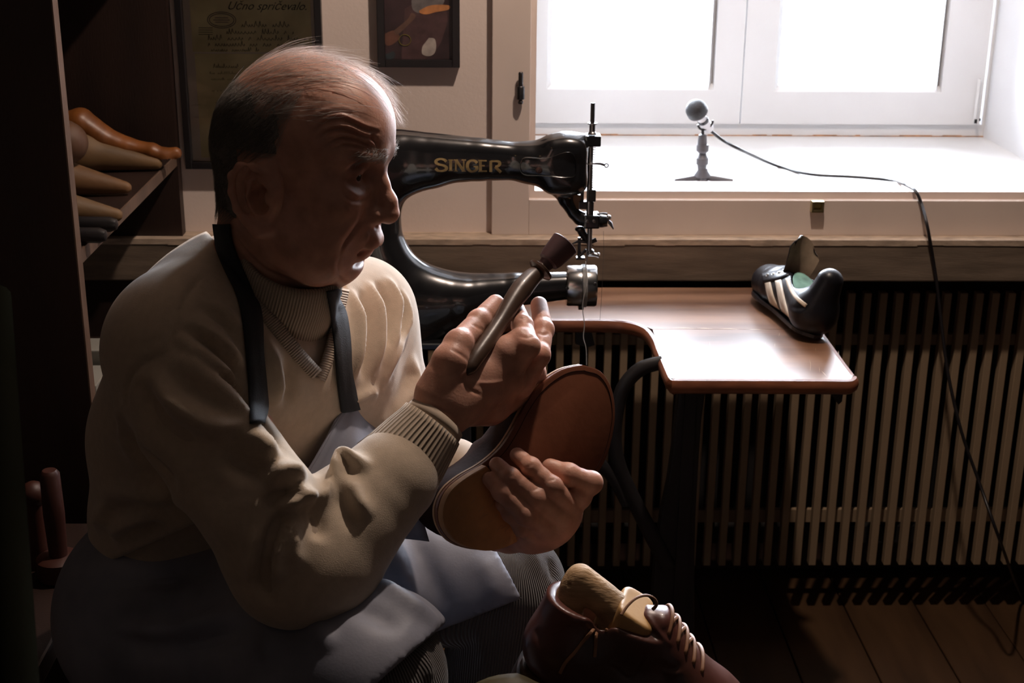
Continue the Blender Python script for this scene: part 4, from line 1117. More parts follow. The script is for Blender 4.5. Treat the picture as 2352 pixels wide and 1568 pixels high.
for P, a in (([(1190, 770), (1212, 775), (1232, 772)], -.0010), ([(1080, 742), (1098, 752), (1112, 760)], -.0008), ([(1190, 728), (1200, 731), (1212, 729)], -.0008), ([(1232, 765), (1250, 768), (1262, 762)], -.0012),
             ([(1030, 800), (1060, 815), (1080, 840)], -.0012), ([(960, 935), (1000, 960), (1040, 985)], -.0010), ([(975, 915), (1010, 935), (1055, 955)], -.0010),
             ([(1040, 850), (1090, 900), (1150, 930)], -.0016), ([(1060, 870), (1120, 880), (1170, 870)], .0014)): W1(P, .0022, a)
W1([(1005, 880), (1060, 860), (1120, 800)], .003, .0012)
DL = .15
def l1(x, y, z): return px(x, y, z+DL)
RS = 1.02
q_ = hand_field([l1(1100, 1260, 1.40), l1(1380, 1030, 1.36)], .05, .0014)
q_.chain([l1(1120, 1215, 1.475), l1(1170, 1222, 1.445), l1(1215, 1216, 1.425), l1(1262, 1192, 1.412)], [.024, .024, .026, .030], k=.01)
q_.chain([l1(1240, 1200, 1.415), l1(1285, 1170, 1.41)], [.031, .026], k=.014)
fing(q_, [l1(1308, 1166, 1.40), l1(1268, 1118, 1.374), l1(1220, 1072, 1.376), l1(1188, 1045, 1.390)], [.0130, .0112, .0098, .0084])
fing(q_, [l1(1288, 1192, 1.395), l1(1232, 1143, 1.370), l1(1172, 1096, 1.367), l1(1141, 1067, 1.380)], [.0135, .0114, .0100, .0086])
fing(q_, [l1(1262, 1218, 1.395), l1(1208, 1182, 1.368), l1(1152, 1130, 1.362), l1(1124, 1100, 1.372)], [.0130, .0108, .0094, .0080])
fing(q_, [l1(1238, 1228, 1.405), l1(1200, 1212, 1.380), l1(1172, 1180, 1.374), l1(1152, 1158, 1.376)], [.0120, .0092, .0082, .0070])
fing(q_, [l1(1290, 1185, 1.42), l1(1328, 1140, 1.405), l1(1358, 1108, 1.40), l1(1305, 1090, 1.395), l1(1264, 1073, 1.398)], [.0160, .0135, .0118, .0122, .0098])
V2, Q2 = q_.mesh(); V2 = smooth_mesh(V2, Q2, 1); N2 = vnormals(V2, Q2); T2 = bvh(V2, Q2)
W2 = lambda P, w, a: pxstroke(V2, N2, T2, P, w, a)
for P in ([(1222, 1128), (1240, 1120)], [(1258, 1105), (1276, 1100)], [(1305, 1080), (1300, 1105)], [(1160, 1100), (1180, 1090)], [(1208, 1075), (1226, 1064)]): W2(P, .0018, -.0008)

# ---------------- sweater
def c4(P): return [(180+a/1.65, 480+b/1.65) for a, b in P]
sw = Field((px(160, 900, 1.4).x-.05, 1.10, px(500, 1330, 1.62).z-.03), (px(1240, 1100, 1.56).x, 1.86, px(520, 500, 1.5).z+.05), .0038)
sh_n, sh_f = px(414, 802, 1.43), px(822, 722, 1.68)
sw.cone(px(492, 845, 1.50), px(735, 835, 1.63), .108, .096, k=.03)
sw.cone(px(462, 1010, 1.59), px(690, 1050, 1.68), .127, .115, k=.06)
sw.cone(px(462, 1180, 1.68), px(640, 1180, 1.74), .132, .12, k=.05)
sw.chain([px(618, 668, 1.57), px(525, 712, 1.53), px(432, 782, 1.46)], [.058, .078, .076], k=.04)
sw.chain([px(680, 680, 1.60), sh_f], [.052, .064], k=.05)
sw.cone(px(572, 590, 1.55), px(490, 680, 1.52), .044, .052, k=.04)
sw.cone(sh_n, px(432, 880, 1.42), .074, .066, k=.03)
sw.chain([sh_n, px(458, 965, 1.41), px(540, 1102, 1.405), px(632, 1225, 1.41), px(690, 1290, 1.425)], [.076, .064, .057, .060, .066], k=.006)
sw.cone(px(600, 1040, 1.39), px(655, 1120, 1.39), .020, .024, k=.03)
sw.cone(px(655, 1292, 1.43), px(760, 1300, 1.44), .055, .052, k=.03)
sw.chain([px(700, 1275, 1.43), px(800, 1195, 1.45), px(900, 1095, 1.47), px(962, 1012, 1.485)], [.060, .060, .050, .037], k=.018)
sw.chain([sh_f, px(872, 885, 1.70), px(905, 1080, 1.68)], [.064, .059, .058], k=.03)
sw.chain([px(905, 1080, 1.68), px(1040, 1088, 1.635), px(1150, 1160, 1.595)], [.058, .050, .038], k=.02)
apron_torso = sw.D.copy()
shirtV, shirtQ = sw.mesh(iso=-.008)
pV_, pQ_ = sw.mesh(); Tpre = bvh(smooth_mesh(pV_, pQ_, 2), pQ_)
# V neck: cut the front wedge
def ray_plane(p, q, flip=1):
    n = np.cross(np.array(ray(*p)), np.array(ray(*q))); n /= np.linalg.norm(n); return n*flip
X, Y, Z = np.meshgrid(*sw.ax, indexing='ij', sparse=True)
def side(n): return (X-CAM.x)*n[0]+(Y-CAM.y)*n[1]+(Z-CAM.z)*n[2]
inside_pt = ray(700, 760)
nA = ray_plane((560, 640), (731, 862)); nA = nA if np.dot(nA, np.array(inside_pt)) < 0 else -nA
nB = ray_plane((731, 862), (792, 640)); nB = nB if np.dot(nB, np.array(inside_pt)) < 0 else -nB
zc_ = (X-CAM.x)*FW.x+(Y-CAM.y)*FW.y+(Z-CAM.z)*FW.z
wedge = np.maximum(np.maximum(side(nA), side(nB)), zc_-1.60).astype(np.float32)
sw.D = np.maximum(sw.D, -wedge)
# hem: flat lower edge
hemp = px(420, 1240, 1.62)
X, Y, Z = np.meshgrid(*sw.ax, indexing='ij', sparse=True)
nh = ray_plane((230, 1300), (560, 1150)); nh = nh if np.dot(nh, np.array(ray(400, 1400))) > 0 else -nh
bodymask = (zc_ > 1.50) & (side(np.array([1., 0, 0])) < 10)
hd = side(nh).astype(np.float32)
isarm = np.zeros_like(sw.D, dtype=bool)
arm = Field(sw.lo, sw.lo+sw.h*(sw.n-1), sw.h); arm.D = arm.D[:sw.D.shape[0], :sw.D.shape[1], :sw.D.shape[2]]
if arm.D.shape == sw.D.shape:
    arm.chain([px(458, 965, 1.41), px(540, 1102, 1.405), px(632, 1225, 1.41), px(690, 1290, 1.425), px(800, 1195, 1.45), px(900, 1095, 1.47)], [.068, .064, .068, .075, .068, .055], k=.0)
    arm.cone(px(655, 1292, 1.43), px(760, 1300, 1.44), .062, .06, k=.0)
    isarm = arm.D < .006
sw.D = np.where(isarm, sw.D, np.maximum(sw.D, hd))
V, Q = sw.mesh(); V = smooth_mesh(V, Q, 2); N_ = vnormals(V, Q); Ts = bvh(V, Q)
G = lambda P, w, a: pxstroke(V, N_, Ts, c4(P), w*.9, a*1.6)
G2 = lambda P, w, a: pxstroke(V, N_, Ts, P, w, a)
G2([(462, 832), (528, 880), (580, 932), (618, 1000), (650, 1050)], .006, -.014)
G2([(375, 818), (452, 856), (512, 908), (560, 958), (598, 1010), (650, 1070)], .010, .012)
G2([(425, 800), (490, 835), (538, 880), (562, 912)], .0050, .008); G2([(410, 752), (480, 790), (536, 846), (560, 885)], .0050, -.008)
G2([(430, 732), (500, 775), (545, 825), (562, 855)], .0055, .007); G2([(450, 700), (520, 745), (556, 795)], .0055, -.007)
G2([(480, 690), (530, 725), (556, 760)], .0055, .005)
# the lit ridge along the upper sleeve, then the pleats running from the arm pit
G([(270, 610), (340, 710), (420, 780), (510, 825), (600, 835), (670, 880)], .013, .012)
G([(250, 640), (300, 760), (400, 850), (520, 890)], .016, -.008)
G([(360, 555), (430, 575), (460, 610), (520, 660), (580, 705), (620, 745)], .009, .006)
G([(430, 640), (520, 710), (600, 770)], .008, -.005)
G([(370, 470), (450, 540), (540, 620), (600, 690)], .009, .006)
G([(380, 520), (450, 575), (540, 650)], .006, -.006)
G([(480, 450), (560, 540), (610, 600)], .009, .005)
G([(430, 420), (520, 500), (590, 600)], .007, -.004)
G([(490, 235), (420, 310), (375, 390), (358, 470), (362, 545)], .0028, -.0022)
G([(350, 545), (270, 570), (210, 610), (180, 680), (190, 760)], .0035, -.003)
# inner elbow: folded cloth
G([(600, 880), (650, 870), (700, 905), (735, 965)], .012, .012)
G([(560, 900), (600, 960), (680, 990), (740, 990)], .010, -.008)
G([(700, 1040), (760, 1000), (820, 1010), (850, 1045)], .012, .013)
G([(700, 1130), (760, 1080), (830, 1060)], .008, -.010)
G([(770, 1150), (820, 1090), (870, 1090), (890, 1120)], .010, .012)
G([(810, 1150), (755, 1190), (722, 1260), (705, 1340), (700, 1430), (730, 1500)], .0075, -.016)
G([(850, 1170), (790, 1210), (760, 1270), (770, 1320)], .007, .007)
G([(740, 1180), (700, 1250), (680, 1340), (680, 1430)], .012, .008)
G([(740, 1220), (735, 1280), (745, 1340), (770, 1420)], .010, .008)
G([(820, 1190), (815, 1280), (830, 1370)], .009, .006); G([(790, 1230), (800, 1300)], .006, -.005)
G([(880, 1120), (910, 1190), (900, 1260)], .010, -.006); G([(900, 1110), (950, 1060), (990, 1050)], .010, .007)
G([(985, 1060), (985, 1000), (1015, 955), (1060, 965), (1110, 985)], .009, .012)
G([(1020, 1010), (1050, 1090), (1100, 1180)], .010, .006); G([(1000, 1060), (1020, 1130), (1060, 1220)], .010, -.005)
G([(560, 940), (600, 1060), (560, 1180), (600, 1300)], .020, .006); G([(480, 900), (500, 1020), (560, 1140)], .02, -.004)
# chest and far sleeve pleats
G([(700, 480), (735, 580), (750, 680), (740, 760)], .010, .007); G([(780, 560), (800, 660), (790, 760)], .010, -.004)
for P, a in (([(1035, 300), (1060, 420), (1050, 560), (1030, 680)], .010), ([(1100, 270), (1135, 400), (1130, 560), (1120, 640)], .010), ([(1160, 250), (1205, 340), (1190, 480), (1160, 600)], .009), ([(1225, 300), (1245, 420), (1190, 560), (1150, 680)], .008),
             ([(1068, 300), (1095, 420), (1090, 560), (1080, 660)], -.009), ([(1130, 270), (1168, 380), (1165, 520)], -.009), ([(1195, 290), (1225, 390), (1190, 500)], -.008)): G(P, .0070, a*.8)
G([(1250, 560), (1270, 640), (1200, 760), (1120, 820)], .012, .008); G([(1330, 640), (1260, 740), (1150, 800)], .010, -.007)
G([(1010, 740), (1100, 690), (1130, 720)], .006, .006)
# side of the body and the gathered welt
for P, a in (([(80, 1080), (200, 1075), (320, 1080), (420, 1110)], .006), ([(100, 1170), (180, 1120), (260, 1110)], -.006), ([(120, 1240), (180, 1190), (240, 1160), (330, 1150)], .008), ([(60, 1200), (100, 1150), (160, 1130)], .007),
             ([(150, 1250), (230, 1210), (330, 1190)], -.008), ([(230, 900), (300, 980), (380, 1060)], -.006), ([(150, 700), (180, 860), (260, 1000)], .005)): G(P, .012, a)
rng = np.random.RandomState(4)
sweater = nobj('sweater', V, Q, m_knit, man); sV, sQ, sN = V, Q, vnormals(V, Q)
Ts = bvh(V, Q)
shV = smooth_mesh(shirtV, shirtQ, 2); shirt = nobj('turtleneck_shirt', shV, shirtQ, m_shirt, man); Tsh = bvh(shV, shirtQ)
# ribbed tubes: cuffs and roll neck
def rib_tube(name, P, R, m, ribs, parent, flat=1.0, thick=.003, seg=None, amp=.0):
    """open double-walled tube with an angular rib attribute"""
    P = [Vector(p) for p in P]; seg = seg or 72; Vv = []; A_ = []; rings = []
    path = P+P[::-1]; RR = list(R)+[r-thick for r in R][::-1]; u = None; t0 = (P[-1]-P[0]).normalized()
    for i, p in enumerate(path):
        rv = Vector((0, -1, 0)); u = (rv-t0*rv.dot(t0)).normalized(); v = t0.cross(u)
        for k in range(seg+1):
            th = 2*PI*k/seg; rr = RR[i]*(1+amp*math.sin(ribs*th))
            Vv.append(p+(u*math.cos(th)*flat+v*math.sin(th))*rr); A_.append(th*ribs)
    n = seg+1; Qs = []; m_ = len(path)
    for i in range(m_):
        j = (i+1) % m_
        for k in range(seg): Qs.append((i*n+k, i*n+k+1, j*n+k+1, j*n+k))
    o = nobj(name, [list(v) for v in Vv], Qs, m, parent); set_attr(o, 'rib', A_); return o
rib_tube('cuff', [px(905, 1085, 1.478), px(930, 1055, 1.481), px(960, 1016, 1.486), px(985, 985, 1.49), px(993, 973, 1.492)], [.050, .046, .0415, .0375, .0365], m_rib, 48, man, thick=.004, seg=144)
rib_tube('cuff', [px(988, 981, 1.49), px(1003, 961, 1.494)], [.0345, .0335], m_shirt, 10, man, thick=.003)
rib_tube('cuff', [px(1060, 1105, 1.628), px(1120, 1145, 1.60), px(1175, 1190, 1.585)], [.040, .036, .033], m_rib, 40, man, thick=.003, seg=120)
col_ = rib_tube('roll_collar', [px(630, 716, 1.525), px(640, 690, 1.51), px(650, 662, 1.49), px(662, 630, 1.478), px(672, 592, 1.466), px(675, 582, 1.464)], [.0650, .0620, .0600, .0590, .0575, .0560], m_rib, 110, man, flat=1.0, thick=.005, seg=220)
cme = col_.data; cV = np.zeros(len(cme.vertices)*3, dtype=np.float32); cme.vertices.foreach_get('co', cV); cV = cV.reshape(-1, 3)
cM = np.array(col_.matrix_parent_inverse @ Matrix.Identity(4)); cV = cV  # local space equals world space here
cQ = np.array([list(p.vertices) for p in cme.polygons]); Tcomb = bvh(np.concatenate([sV, cV, head_V]), np.concatenate([sQ, cQ+len(sV), head_Q+len(sV)+len(cV)]))
# ribbed V band following the cut edge
def band(name, pts, w, m, T, lift=.003, parent=man, thick=.0025, n=10, ribs=None, taper=None, sm=14):
    P = catmull([Vector((a, b, 0)) for a, b in pts], n); top = []; bot = []; A_ = []; L = 0; lastd = None
    for i, p in enumerate(P):
        q0 = P[max(0, i-1)]; q1 = P[min(len(P)-1, i+1)]; tx, ty = q1.x-q0.x, q1.y-q0.y; l = math.hypot(tx, ty) or 1
        nx_, ny_ = -ty/l, tx/l; row = []
        for s_ in (-1, -.33, .33, 1):
            ww = w*(taper[0]+(taper[1]-taper[0])*i/(len(P)-1) if taper else 1)
            h, nn = cast(T, p.x+nx_*ww*s_/2, p.y+ny_*ww*s_/2)
            if h is None: h = lastd if lastd is not None else px(p.x, p.y, 1.45); nn = -FW
            else: lastd = h
            row.append((h, nn))
        top.append(row)
        if i: L += l/2
        A_.append(L)
    Vv, At = [], []
    for lv in (lift+thick, lift-.001):
        for i, row in enumerate(top):
            for h, nn in row: Vv.append(h+nn*lv-(FW*0)); At.append(A_[i]*(ribs or 0))
    n1 = len(top)*4; Qs = []
    for i in range(len(top)-1):
        for k in range(3): Qs += [(i*4+k, i*4+k+1, i*4+5+k, i*4+4+k), (n1+i*4+k, n1+i*4+4+k, n1+i*4+5+k, n1+i*4+1+k)]
        Qs += [(i*4, i*4+4, n1+i*4+4, n1+i*4), (i*4+3, n1+i*4+3, n1+i*4+7, i*4+7)]
    e = (len(top)-1)*4
    for k in range(3): Qs += [(k, n1+k, n1+k+1, k+1), (e+k, e+k+1, n1+e+k+1, n1+e+k)]
    arr = smooth_band(np.array([list(v) for v in Vv]), len(top), sm)
    o = nobj(name, arr, Qs, m, parent)
    if ribs: set_attr(o, 'rib', At)
    return o
def smooth_band(A, n, it=14):
    B = A.reshape(2, n, 4, 3).copy()
    for _ in range(it):
        B[:, 1:-1] = .5*B[:, 1:-1]+.25*(B[:, :-2]+B[:, 2:])
    return B.reshape(-1, 3)
band('neck_band', [(536, 588), (548, 628), (568, 668), (610, 722), (660, 785), (700, 832), (727, 860)], 30, m_rib, Tpre, -.001, ribs=1.1)
band('neck_band', [(734, 872), (752, 830), (768, 770), (780, 710), (790, 664)], 22, m_rib, Tpre, -.001, ribs=1.1)

# ---------------- apron
lg = Field((px(100, 1500, 1.6).x-.05, 1.05, .40), (px(1330, 1300, 1.8).x+.03, 1.95, .98), .0045)
hipn, hipf = px(395, 1405, 1.69), px(600, 1330, 1.84)
kn, kf = px(852, 1556, 1.45), px(1165, 1348, 1.80)
lg.chain([hipn, px(620, 1470, 1.56), kn], [.120, .102, .088], k=.02)
lg.chain([hipf, px(880, 1335, 1.82), kf], [.110, .092, .080], k=.02)
lg.cone(hipn, hipf, .125, .12, k=.05)
legsD = lg.D.copy()
def cap_plane(F_, p, q, keep):
    n = ray_plane(p, q); n = n if np.dot(n, np.array(ray(*keep))) < 0 else -n
    X, Y, Z = np.meshgrid(*F_.ax, indexing='ij', sparse=True)
    return ((X-CAM.x)*n[0]+(Y-CAM.y)*n[1]+(Z-CAM.z)*n[2]).astype(np.float32)
def shell_from(chains, k, planes, off=.010, th=.0115):
    F_ = Field(lg.lo, lg.lo+lg.h*(lg.n-1), lg.h)
    for P, R in chains: F_.chain(P, R, k=k)
    D = F_.D; sh = np.maximum(D-off, -(D-off+th))
    for pl in planes: sh = np.maximum(sh, cap_plane(F_, *pl))
    F_.D = sh; return F_
nearF = shell_from([([hipn, px(620, 1470, 1.56), kn], [.120, .102, .088]), ([hipn, hipf], [.125, .12])], .03,
    [((1030, 1425), (905, 1535), (700, 1400))])
X, Y, Z = np.meshgrid(*nearF.ax, indexing='ij', sparse=True)
farF = shell_from([([hipf, px(880, 1335, 1.82), kf], [.110, .092, .080])], .03,
    [((1125, 1235), (1205, 1385), (1000, 1300)), ((1000, 1452), (1205, 1372), (1000, 1300))])
def finish(F_, strokes, name):
    V, Q = F_.mesh(); V = smooth_mesh(V, Q, 2); n = vnormals(V, Q); T = bvh(V, Q)
    for P, w, a in strokes: pxstroke(V, n, T, P, w, a)
    return nobj(name, V, Q, m_apron, man)
finish(nearF, [([(840, 1330), (900, 1360), (960, 1400), (1010, 1440)], .012, .010), ([(790, 1380), (860, 1410), (930, 1450)], .014, -.006), ([(250, 1440), (400, 1450), (560, 1400)], .012, .010), ([(260, 1480), (420, 1480), (600, 1440)], .014, -.010),
                ([(200, 1360), (330, 1330), (480, 1320)], .015, -.008), ([(700, 1420), (740, 1450), (760, 1500)], .010, .007), ([(600, 1400), (620, 1450), (600, 1520)], .012, .006)], 'apron_skirt')
finish(farF, [([(900, 1230), (930, 1320), (990, 1420)], .012, .009), ([(940, 1210), (980, 1300), (1030, 1410)], .014, -.006), ([(1090, 1270), (1130, 1330), (1150, 1390)], .014, .005)], 'apron_skirt')
# bib hanging from the straps, its free edge gaping forwards
Lc = catmull([px(800, 930, 1.545), px(772, 968, 1.525), px(745, 1020, 1.51), px(706, 1086, 1.50), px(676, 1120, 1.50), px(640, 1200, 1.52)], 6)
Rc = catmull([px(836, 926, 1.60), px(866, 965, 1.615), px(900, 1030, 1.60), px(935, 1110, 1.575), px(960, 1160, 1.56), px(985, 1240, 1.60)], 6)
cols = 14; Vv = []
for a, b in zip(Lc, Rc):
    for k in range(cols+1):
        t = k/cols; p = a.lerp(b, t); w_ = math.sin(PI*t)
        Vv.append(list(p-FW*(.018*w_*(1-.5*t))+FW*(.006*math.sin(t*9))))
nr = len(Lc); Qs = [(i*(cols+1)+k, i*(cols+1)+k+1, (i+1)*(cols+1)+k+1, (i+1)*(cols+1)+k) for i in range(nr-1) for k in range(cols)]
bib = nobj('apron_bib', Vv, Qs, m_apron, man)
md = bib.modifiers.new('thickness', 'SOLIDIFY'); md.thickness = .0028
strip = [Vv[i*(cols+1)] for i in range(nr)]
tubeobj('apron_seam', strip, .0022, m_apron, man, 8)
# straps
band('apron_strap', [(508, 515), (512, 552), (532, 608), (560, 668), (574, 730), (582, 820), (588, 900), (591, 975)], 44, m_strap, Tcomb, .003, taper=(1.15, .85))
band('apron_strap', [(760, 664), (766, 690), (776, 740), (784, 820), (790, 880), (800, 940)], 36, m_strap, Tcomb, .003, taper=(.8, 1.15))

# ---------------- trousers
tr = Field((px(100, 1500, 1.6).x-.05, 1.05, .03), (px(1330, 1300, 1.8).x+.06, 1.95, .90), .005)
# ankles straight below the knees
an = Vector((kn.x+.03, kn.y+.10, .09)); af = Vector((kf.x-.05, kf.y+.10, .09))
tr.chain([hipn, px(620, 1470, 1.56), kn, an], [.112, .094, .080, .062], k=.03)
tr.chain([hipf, px(880, 1335, 1.82), kf, af], [.102, .086, .076, .060], k=.03)
tr.cone(hipn, hipf, .118, .112, k=.05)
V, Q = tr.mesh(); V = smooth_mesh(V, Q, 2); n = vnormals(V, Q); T = bvh(V, Q)
for P, w, a in (([(1260, 1215), (1285, 1260), (1300, 1320)], .008, .006), ([(1235, 1225), (1262, 1280), (1275, 1340)], .008, -.006), ([(1200, 1220), (1225, 1270), (1240, 1330)], .008, .005),
                ([(960, 1470), (975, 1520), (990, 1566)], .010, .006), ([(1090, 1420), (1110, 1500), (1105, 1566)], .010, .005)): pxstroke(V, n, T, P, w, a)
trousers = nobj('trousers', V, Q, m_cord, man)
# corduroy wales run along each leg: angle about the local leg axis
def seg_ang(V, chains):
    best = np.full(len(V), 1e9); out = np.zeros(len(V))
    for ch in chains:
        for si, (a, b) in enumerate(zip(ch, ch[1:])):
            a, b = np.array(a), np.array(b); ba = b-a; L = np.linalg.norm(ba); t = np.clip(((V-a)@ba)/L**2, 0, 1)
            c = a+t[:, None]*ba; d = np.linalg.norm(V-c, axis=1)-(.035 if si == 1 else 0); ax_ = ba/L
            u = np.cross(ax_, [0, 1, .1]); u /= np.linalg.norm(u); v = np.cross(ax_, u); r = V-c
            ang = np.arctan2(r@v, r@u); m_ = d < best; best[m_] = d[m_]; out[m_] = ang[m_]
    return out
set_attr(trousers, 'rib', seg_ang(V, [[hipn, kn, an], [hipf, kf, af]])*130)
for a_ in (an, af):
    s_ = Field((a_.x-.09, a_.y-.10, -.01), (a_.x+.26, a_.y+.10, .16), .006)
    s_.cone((a_.x, a_.y, .055), (a_.x, a_.y, .12), .045, .05, k=.02); s_.chain([(a_.x-.02, a_.y, .045), (a_.x+.10, a_.y-.01, .042), (a_.x+.18, a_.y-.02, .035)], [.042, .045, .036], k=.02); s_.plane((0, 0, .002), (0, 0, -1))
    V, Q = s_.mesh(); nobj('shoe', V, Q, mat('dark_shoe_leather', (.03, .02, .018), .4), man)

# ---------------- the continuous body mesh: head and neck, trunk and limbs under the clothes, hands
ub = Field(sw.lo, sw.lo+sw.h*(sw.n-1), .009)
ub.cone(px(480, 830, 1.50), px(745, 830, 1.63), .095, .085, k=.03); ub.cone(px(470, 1040, 1.60), px(690, 1050, 1.68), .105, .10, k=.06); ub.cone(hipn+Vector((0, 0, .07)), hipf+Vector((0, 0, .07)), .085, .08, k=.05)
ub.cone(px(610, 700, 1.55), px(600, 830, 1.56), .052, .09, k=.04)
ub.chain([px(640, 700, 1.58), px(410, 780, 1.45), px(600, 1140, 1.42), px(705, 1280, 1.43), px(900, 1100, 1.472), px(985, 985, 1.49)], [.04, .05, .045, .04, .032, .025], k=.02)
ub.chain([px(640, 700, 1.58), sh_f, px(905, 1070, 1.68), px(1040, 1090, 1.635), px(1170, 1215, 1.59)], [.04, .048, .042, .030, .024], k=.02)
V3, Q3 = ub.mesh()
parts_ = [(head_V, head_Q), (V1, Q1), (V2, Q2), (V3, Q3)]
off = 0; VV, QQ = [], []
for v, q in parts_: VV.append(v); QQ.append(q+off); off += len(v)
body = nobj('body', np.concatenate(VV), np.concatenate(QQ), m_skin, man)
# legs of the body inside the trousers
# near eye, far eye
m_eye = mat('eye_white', (.55, .50, .46), .15, var=.05); m_iris = mat('brown_iris', (.05, .025, .012), .12)
for s_ in (-1, 1):
    c = H(.0728, s_*.033, -.0002); bm = bmesh.new(); ball(bm, c, .0118, 20, 12); e = bobj('eye', bm, m_eye, man, True)
    d = (HR @ Vector((1, -.12, .02))).normalized(); bm = bmesh.new(); lathe(bm, c+d*.0100, d, [(0, .0062), (.0012, .0050), (.0021, 0)], 20); bobj('iris', bm, m_iris, e, True)
# eyebrow, hair cap and strands
def hair_strands(spec, T, name, m, parent, flow, seg=5, seed=1):
    """spec = list of (start world point, length, radius, lift)"""
    rn = random.Random(seed); Vv, Qs = [], []
    for (p, L, r, lift, jit) in spec:
        P = []; q = p.copy(); d = None
        for i in range(seg+1):
            h = T.find_nearest(q)
            if h[0] is None: break
            fl = flow(q, h[1]); fl = fl-h[1]*fl.dot(h[1])*.85
            if fl.length < 1e-6: break
            fl.normalize()
            if jit[0]: fl = (fl+jit[0]).normalized()
            t = i/seg
            P.append(h[0]+h[1]*(.0008+lift*(t**1.3)) if lift is not None else q.copy())
            q = h[0]+fl*(L/seg)
        if len(P) < 3: continue
        b = len(Vv)
        for i, c in enumerate(P):
            t = (P[min(i+1, len(P)-1)]-P[max(0, i-1)]).normalized(); u = t.cross(Vector((.3, .5, .8))).normalized(); v = t.cross(u)
            rr = r*(1-.75*(i/(len(P)-1))**2)
            for k in range(3): a = 2*PI*k/3; Vv.append(list(c+(u*math.cos(a)+v*math.sin(a))*rr))
        for i in range(len(P)-1):
            for k in range(3): j = (k+1) % 3; Qs.append((b+i*3+k, b+i*3+j, b+i*3+3+j, b+i*3+3+k))
    return nobj(name, Vv, Qs, m, parent)
loc = HL(head_V)
hn = vnormals(head_V, head_Q); hnl = hn @ np.array(HRn)
def pick(mask, n, seed):
    idx = np.where(mask)[0]; r = np.random.RandomState(seed); return idx[r.randint(0, len(idx), n)]
x_, y_, z_ = loc.T
above_ear = (np.abs(y_) > .03)
# hairline of the side hair in the head frame
rag = .005*np.sin(x_*230+y_*90)+.003*np.sin(z_*310+x_*120)+.0015*np.sin(z_*700)
side = (z_ > -.050+rag*.4) & (z_ < .058-.42*np.clip(x_, -1, .05)+rag) & (x_ < .006+.10*np.clip(z_, 0, .1)+rag*.8) & ~((x_ > -.032) & (z_ < .020+.0*x_) & (np.abs(y_) > .055) & (x_ < .03)) & (x_ < .03)
side &= ~((x_ > -.030) & (z_ < .012))
side &= ~((z_ < .0) & (x_ > -.036))
fm = side[head_Q].all(1)
Qc = head_Q[fm]; used = np.unique(Qc); remap = np.full(len(head_V), -1); remap[used] = np.arange(len(used)); Qc = remap[Qc]
cnt_ = np.bincount(Qc.ravel(), minlength=len(used)); bd = (cnt_ < 4).astype(float)
for _ in range(7):                                   # distance from the edge of the cap
    nb = np.zeros(len(used)); 
    for k_ in range(4): np.maximum.at(nb, Qc[:, k_], bd[Qc[:, (k_+1) % 4]]*.82); np.maximum.at(nb, Qc[:, (k_+1) % 4], bd[Qc[:, k_]]*.82)
    bd = np.maximum(bd, nb)
V = head_V[used]+hn[used]*(.0005+.0026*(1-bd))[:, None]; Q = Qc
hair = nobj('hair', V, Q, m_haird, man)
R_ = random.Random(9)
def flow_side(p, n): return HR @ Vector((-.75, 0, -.62))
def flow_top(p, n):
    lp_ = HR.transposed() @ (p-HO); return HR @ Vector((.95, .25, .10))
spec = []
for i in pick(side, 5200, 3):
    lz = loc[i][2]
    spec.append((Vector(head_V[i]), R_.uniform(.014, .030), R_.uniform(.00010, .00018), R_.uniform(.0015, .0035), (HR @ Vector((R_.gauss(0, .12), R_.gauss(0, .12), R_.gauss(0, .18))),)))
hair_strands(spec, Th, 'side_hair', m_hair, hair, flow_side, 4)
mid_ = (z_ > .028) & (x_ < .022+.3*(z_-.05)) & ~side & (z_ < .085)
for i in pick(mid_, 1100, 13):
    spec.append((Vector(head_V[i]), R_.uniform(.014, .034), R_.uniform(.00009, .00015), R_.uniform(.001, .003), (HR @ Vector((R_.gauss(.3, .15), R_.gauss(0, .12), R_.gauss(0, .18))),)))
hair_strands(spec, Th, 'temple_hair', m_hair, hair, flow_side, 4)
spec = []
topm = (z_ > .055) & (x_ < .062) & (x_ > -.085)
for i in pick(topm, 300, 5):
    spec.append((Vector(head_V[i]), R_.uniform(.030, .070), R_.uniform(.00014, .00024), abs(R_.gauss(.002, .004))+.0005, (HR @ Vector((R_.gauss(0, .18), R_.gauss(0, .18), R_.gauss(0, .1))),)))
crest = (z_ > .085) & (x_ < .05) & (x_ > -.06)
for i in pick(crest, 330, 6):
    spec.append((Vector(head_V[i]), R_.uniform(.04, .085), R_.uniform(.00010, .00017), abs(R_.gauss(.007, .006)), (HR @ Vector((R_.gauss(0, .2), R_.gauss(0, .2), R_.gauss(.1, .15))),)))
front = (z_ > .055) & (x_ > .045) & (y_ > .0)
for i in pick(front, 160, 8):
    spec.append((Vector(head_V[i]), R_.uniform(.03, .05), R_.uniform(.00008, .00012), abs(R_.gauss(.006, .004)), (HR @ Vector((R_.gauss(0, .15), R_.gauss(.1, .15), R_.gauss(-.1, .15))),)))
hair_strands(spec, Th, 'top_hair', m_hairw, hair, flow_top, 6)
spec = []
for s_ in (-1, 1):
    eb = (np.abs(y_-s_*.030) < .020) & (np.abs(z_-.0225-.003*0) < .0065) & (x_ > .06)
    for i in pick(eb, 240, 11): spec.append((Vector(head_V[i]), R_.uniform(.007, .013), R_.uniform(.00010, .00018), R_.uniform(.001, .004), (HR @ Vector((R_.gauss(0, .2), R_.gauss(0, .2), R_.gauss(0, .3))),)))
tag(hair_strands(spec, Th, 'eyebrows', m_hair, man, lambda p, n: HR @ Vector((-.2, -.9 if (HR.transposed() @ (p-HO)).y < 0 else .9, -.25)), 3), kind='stuff')
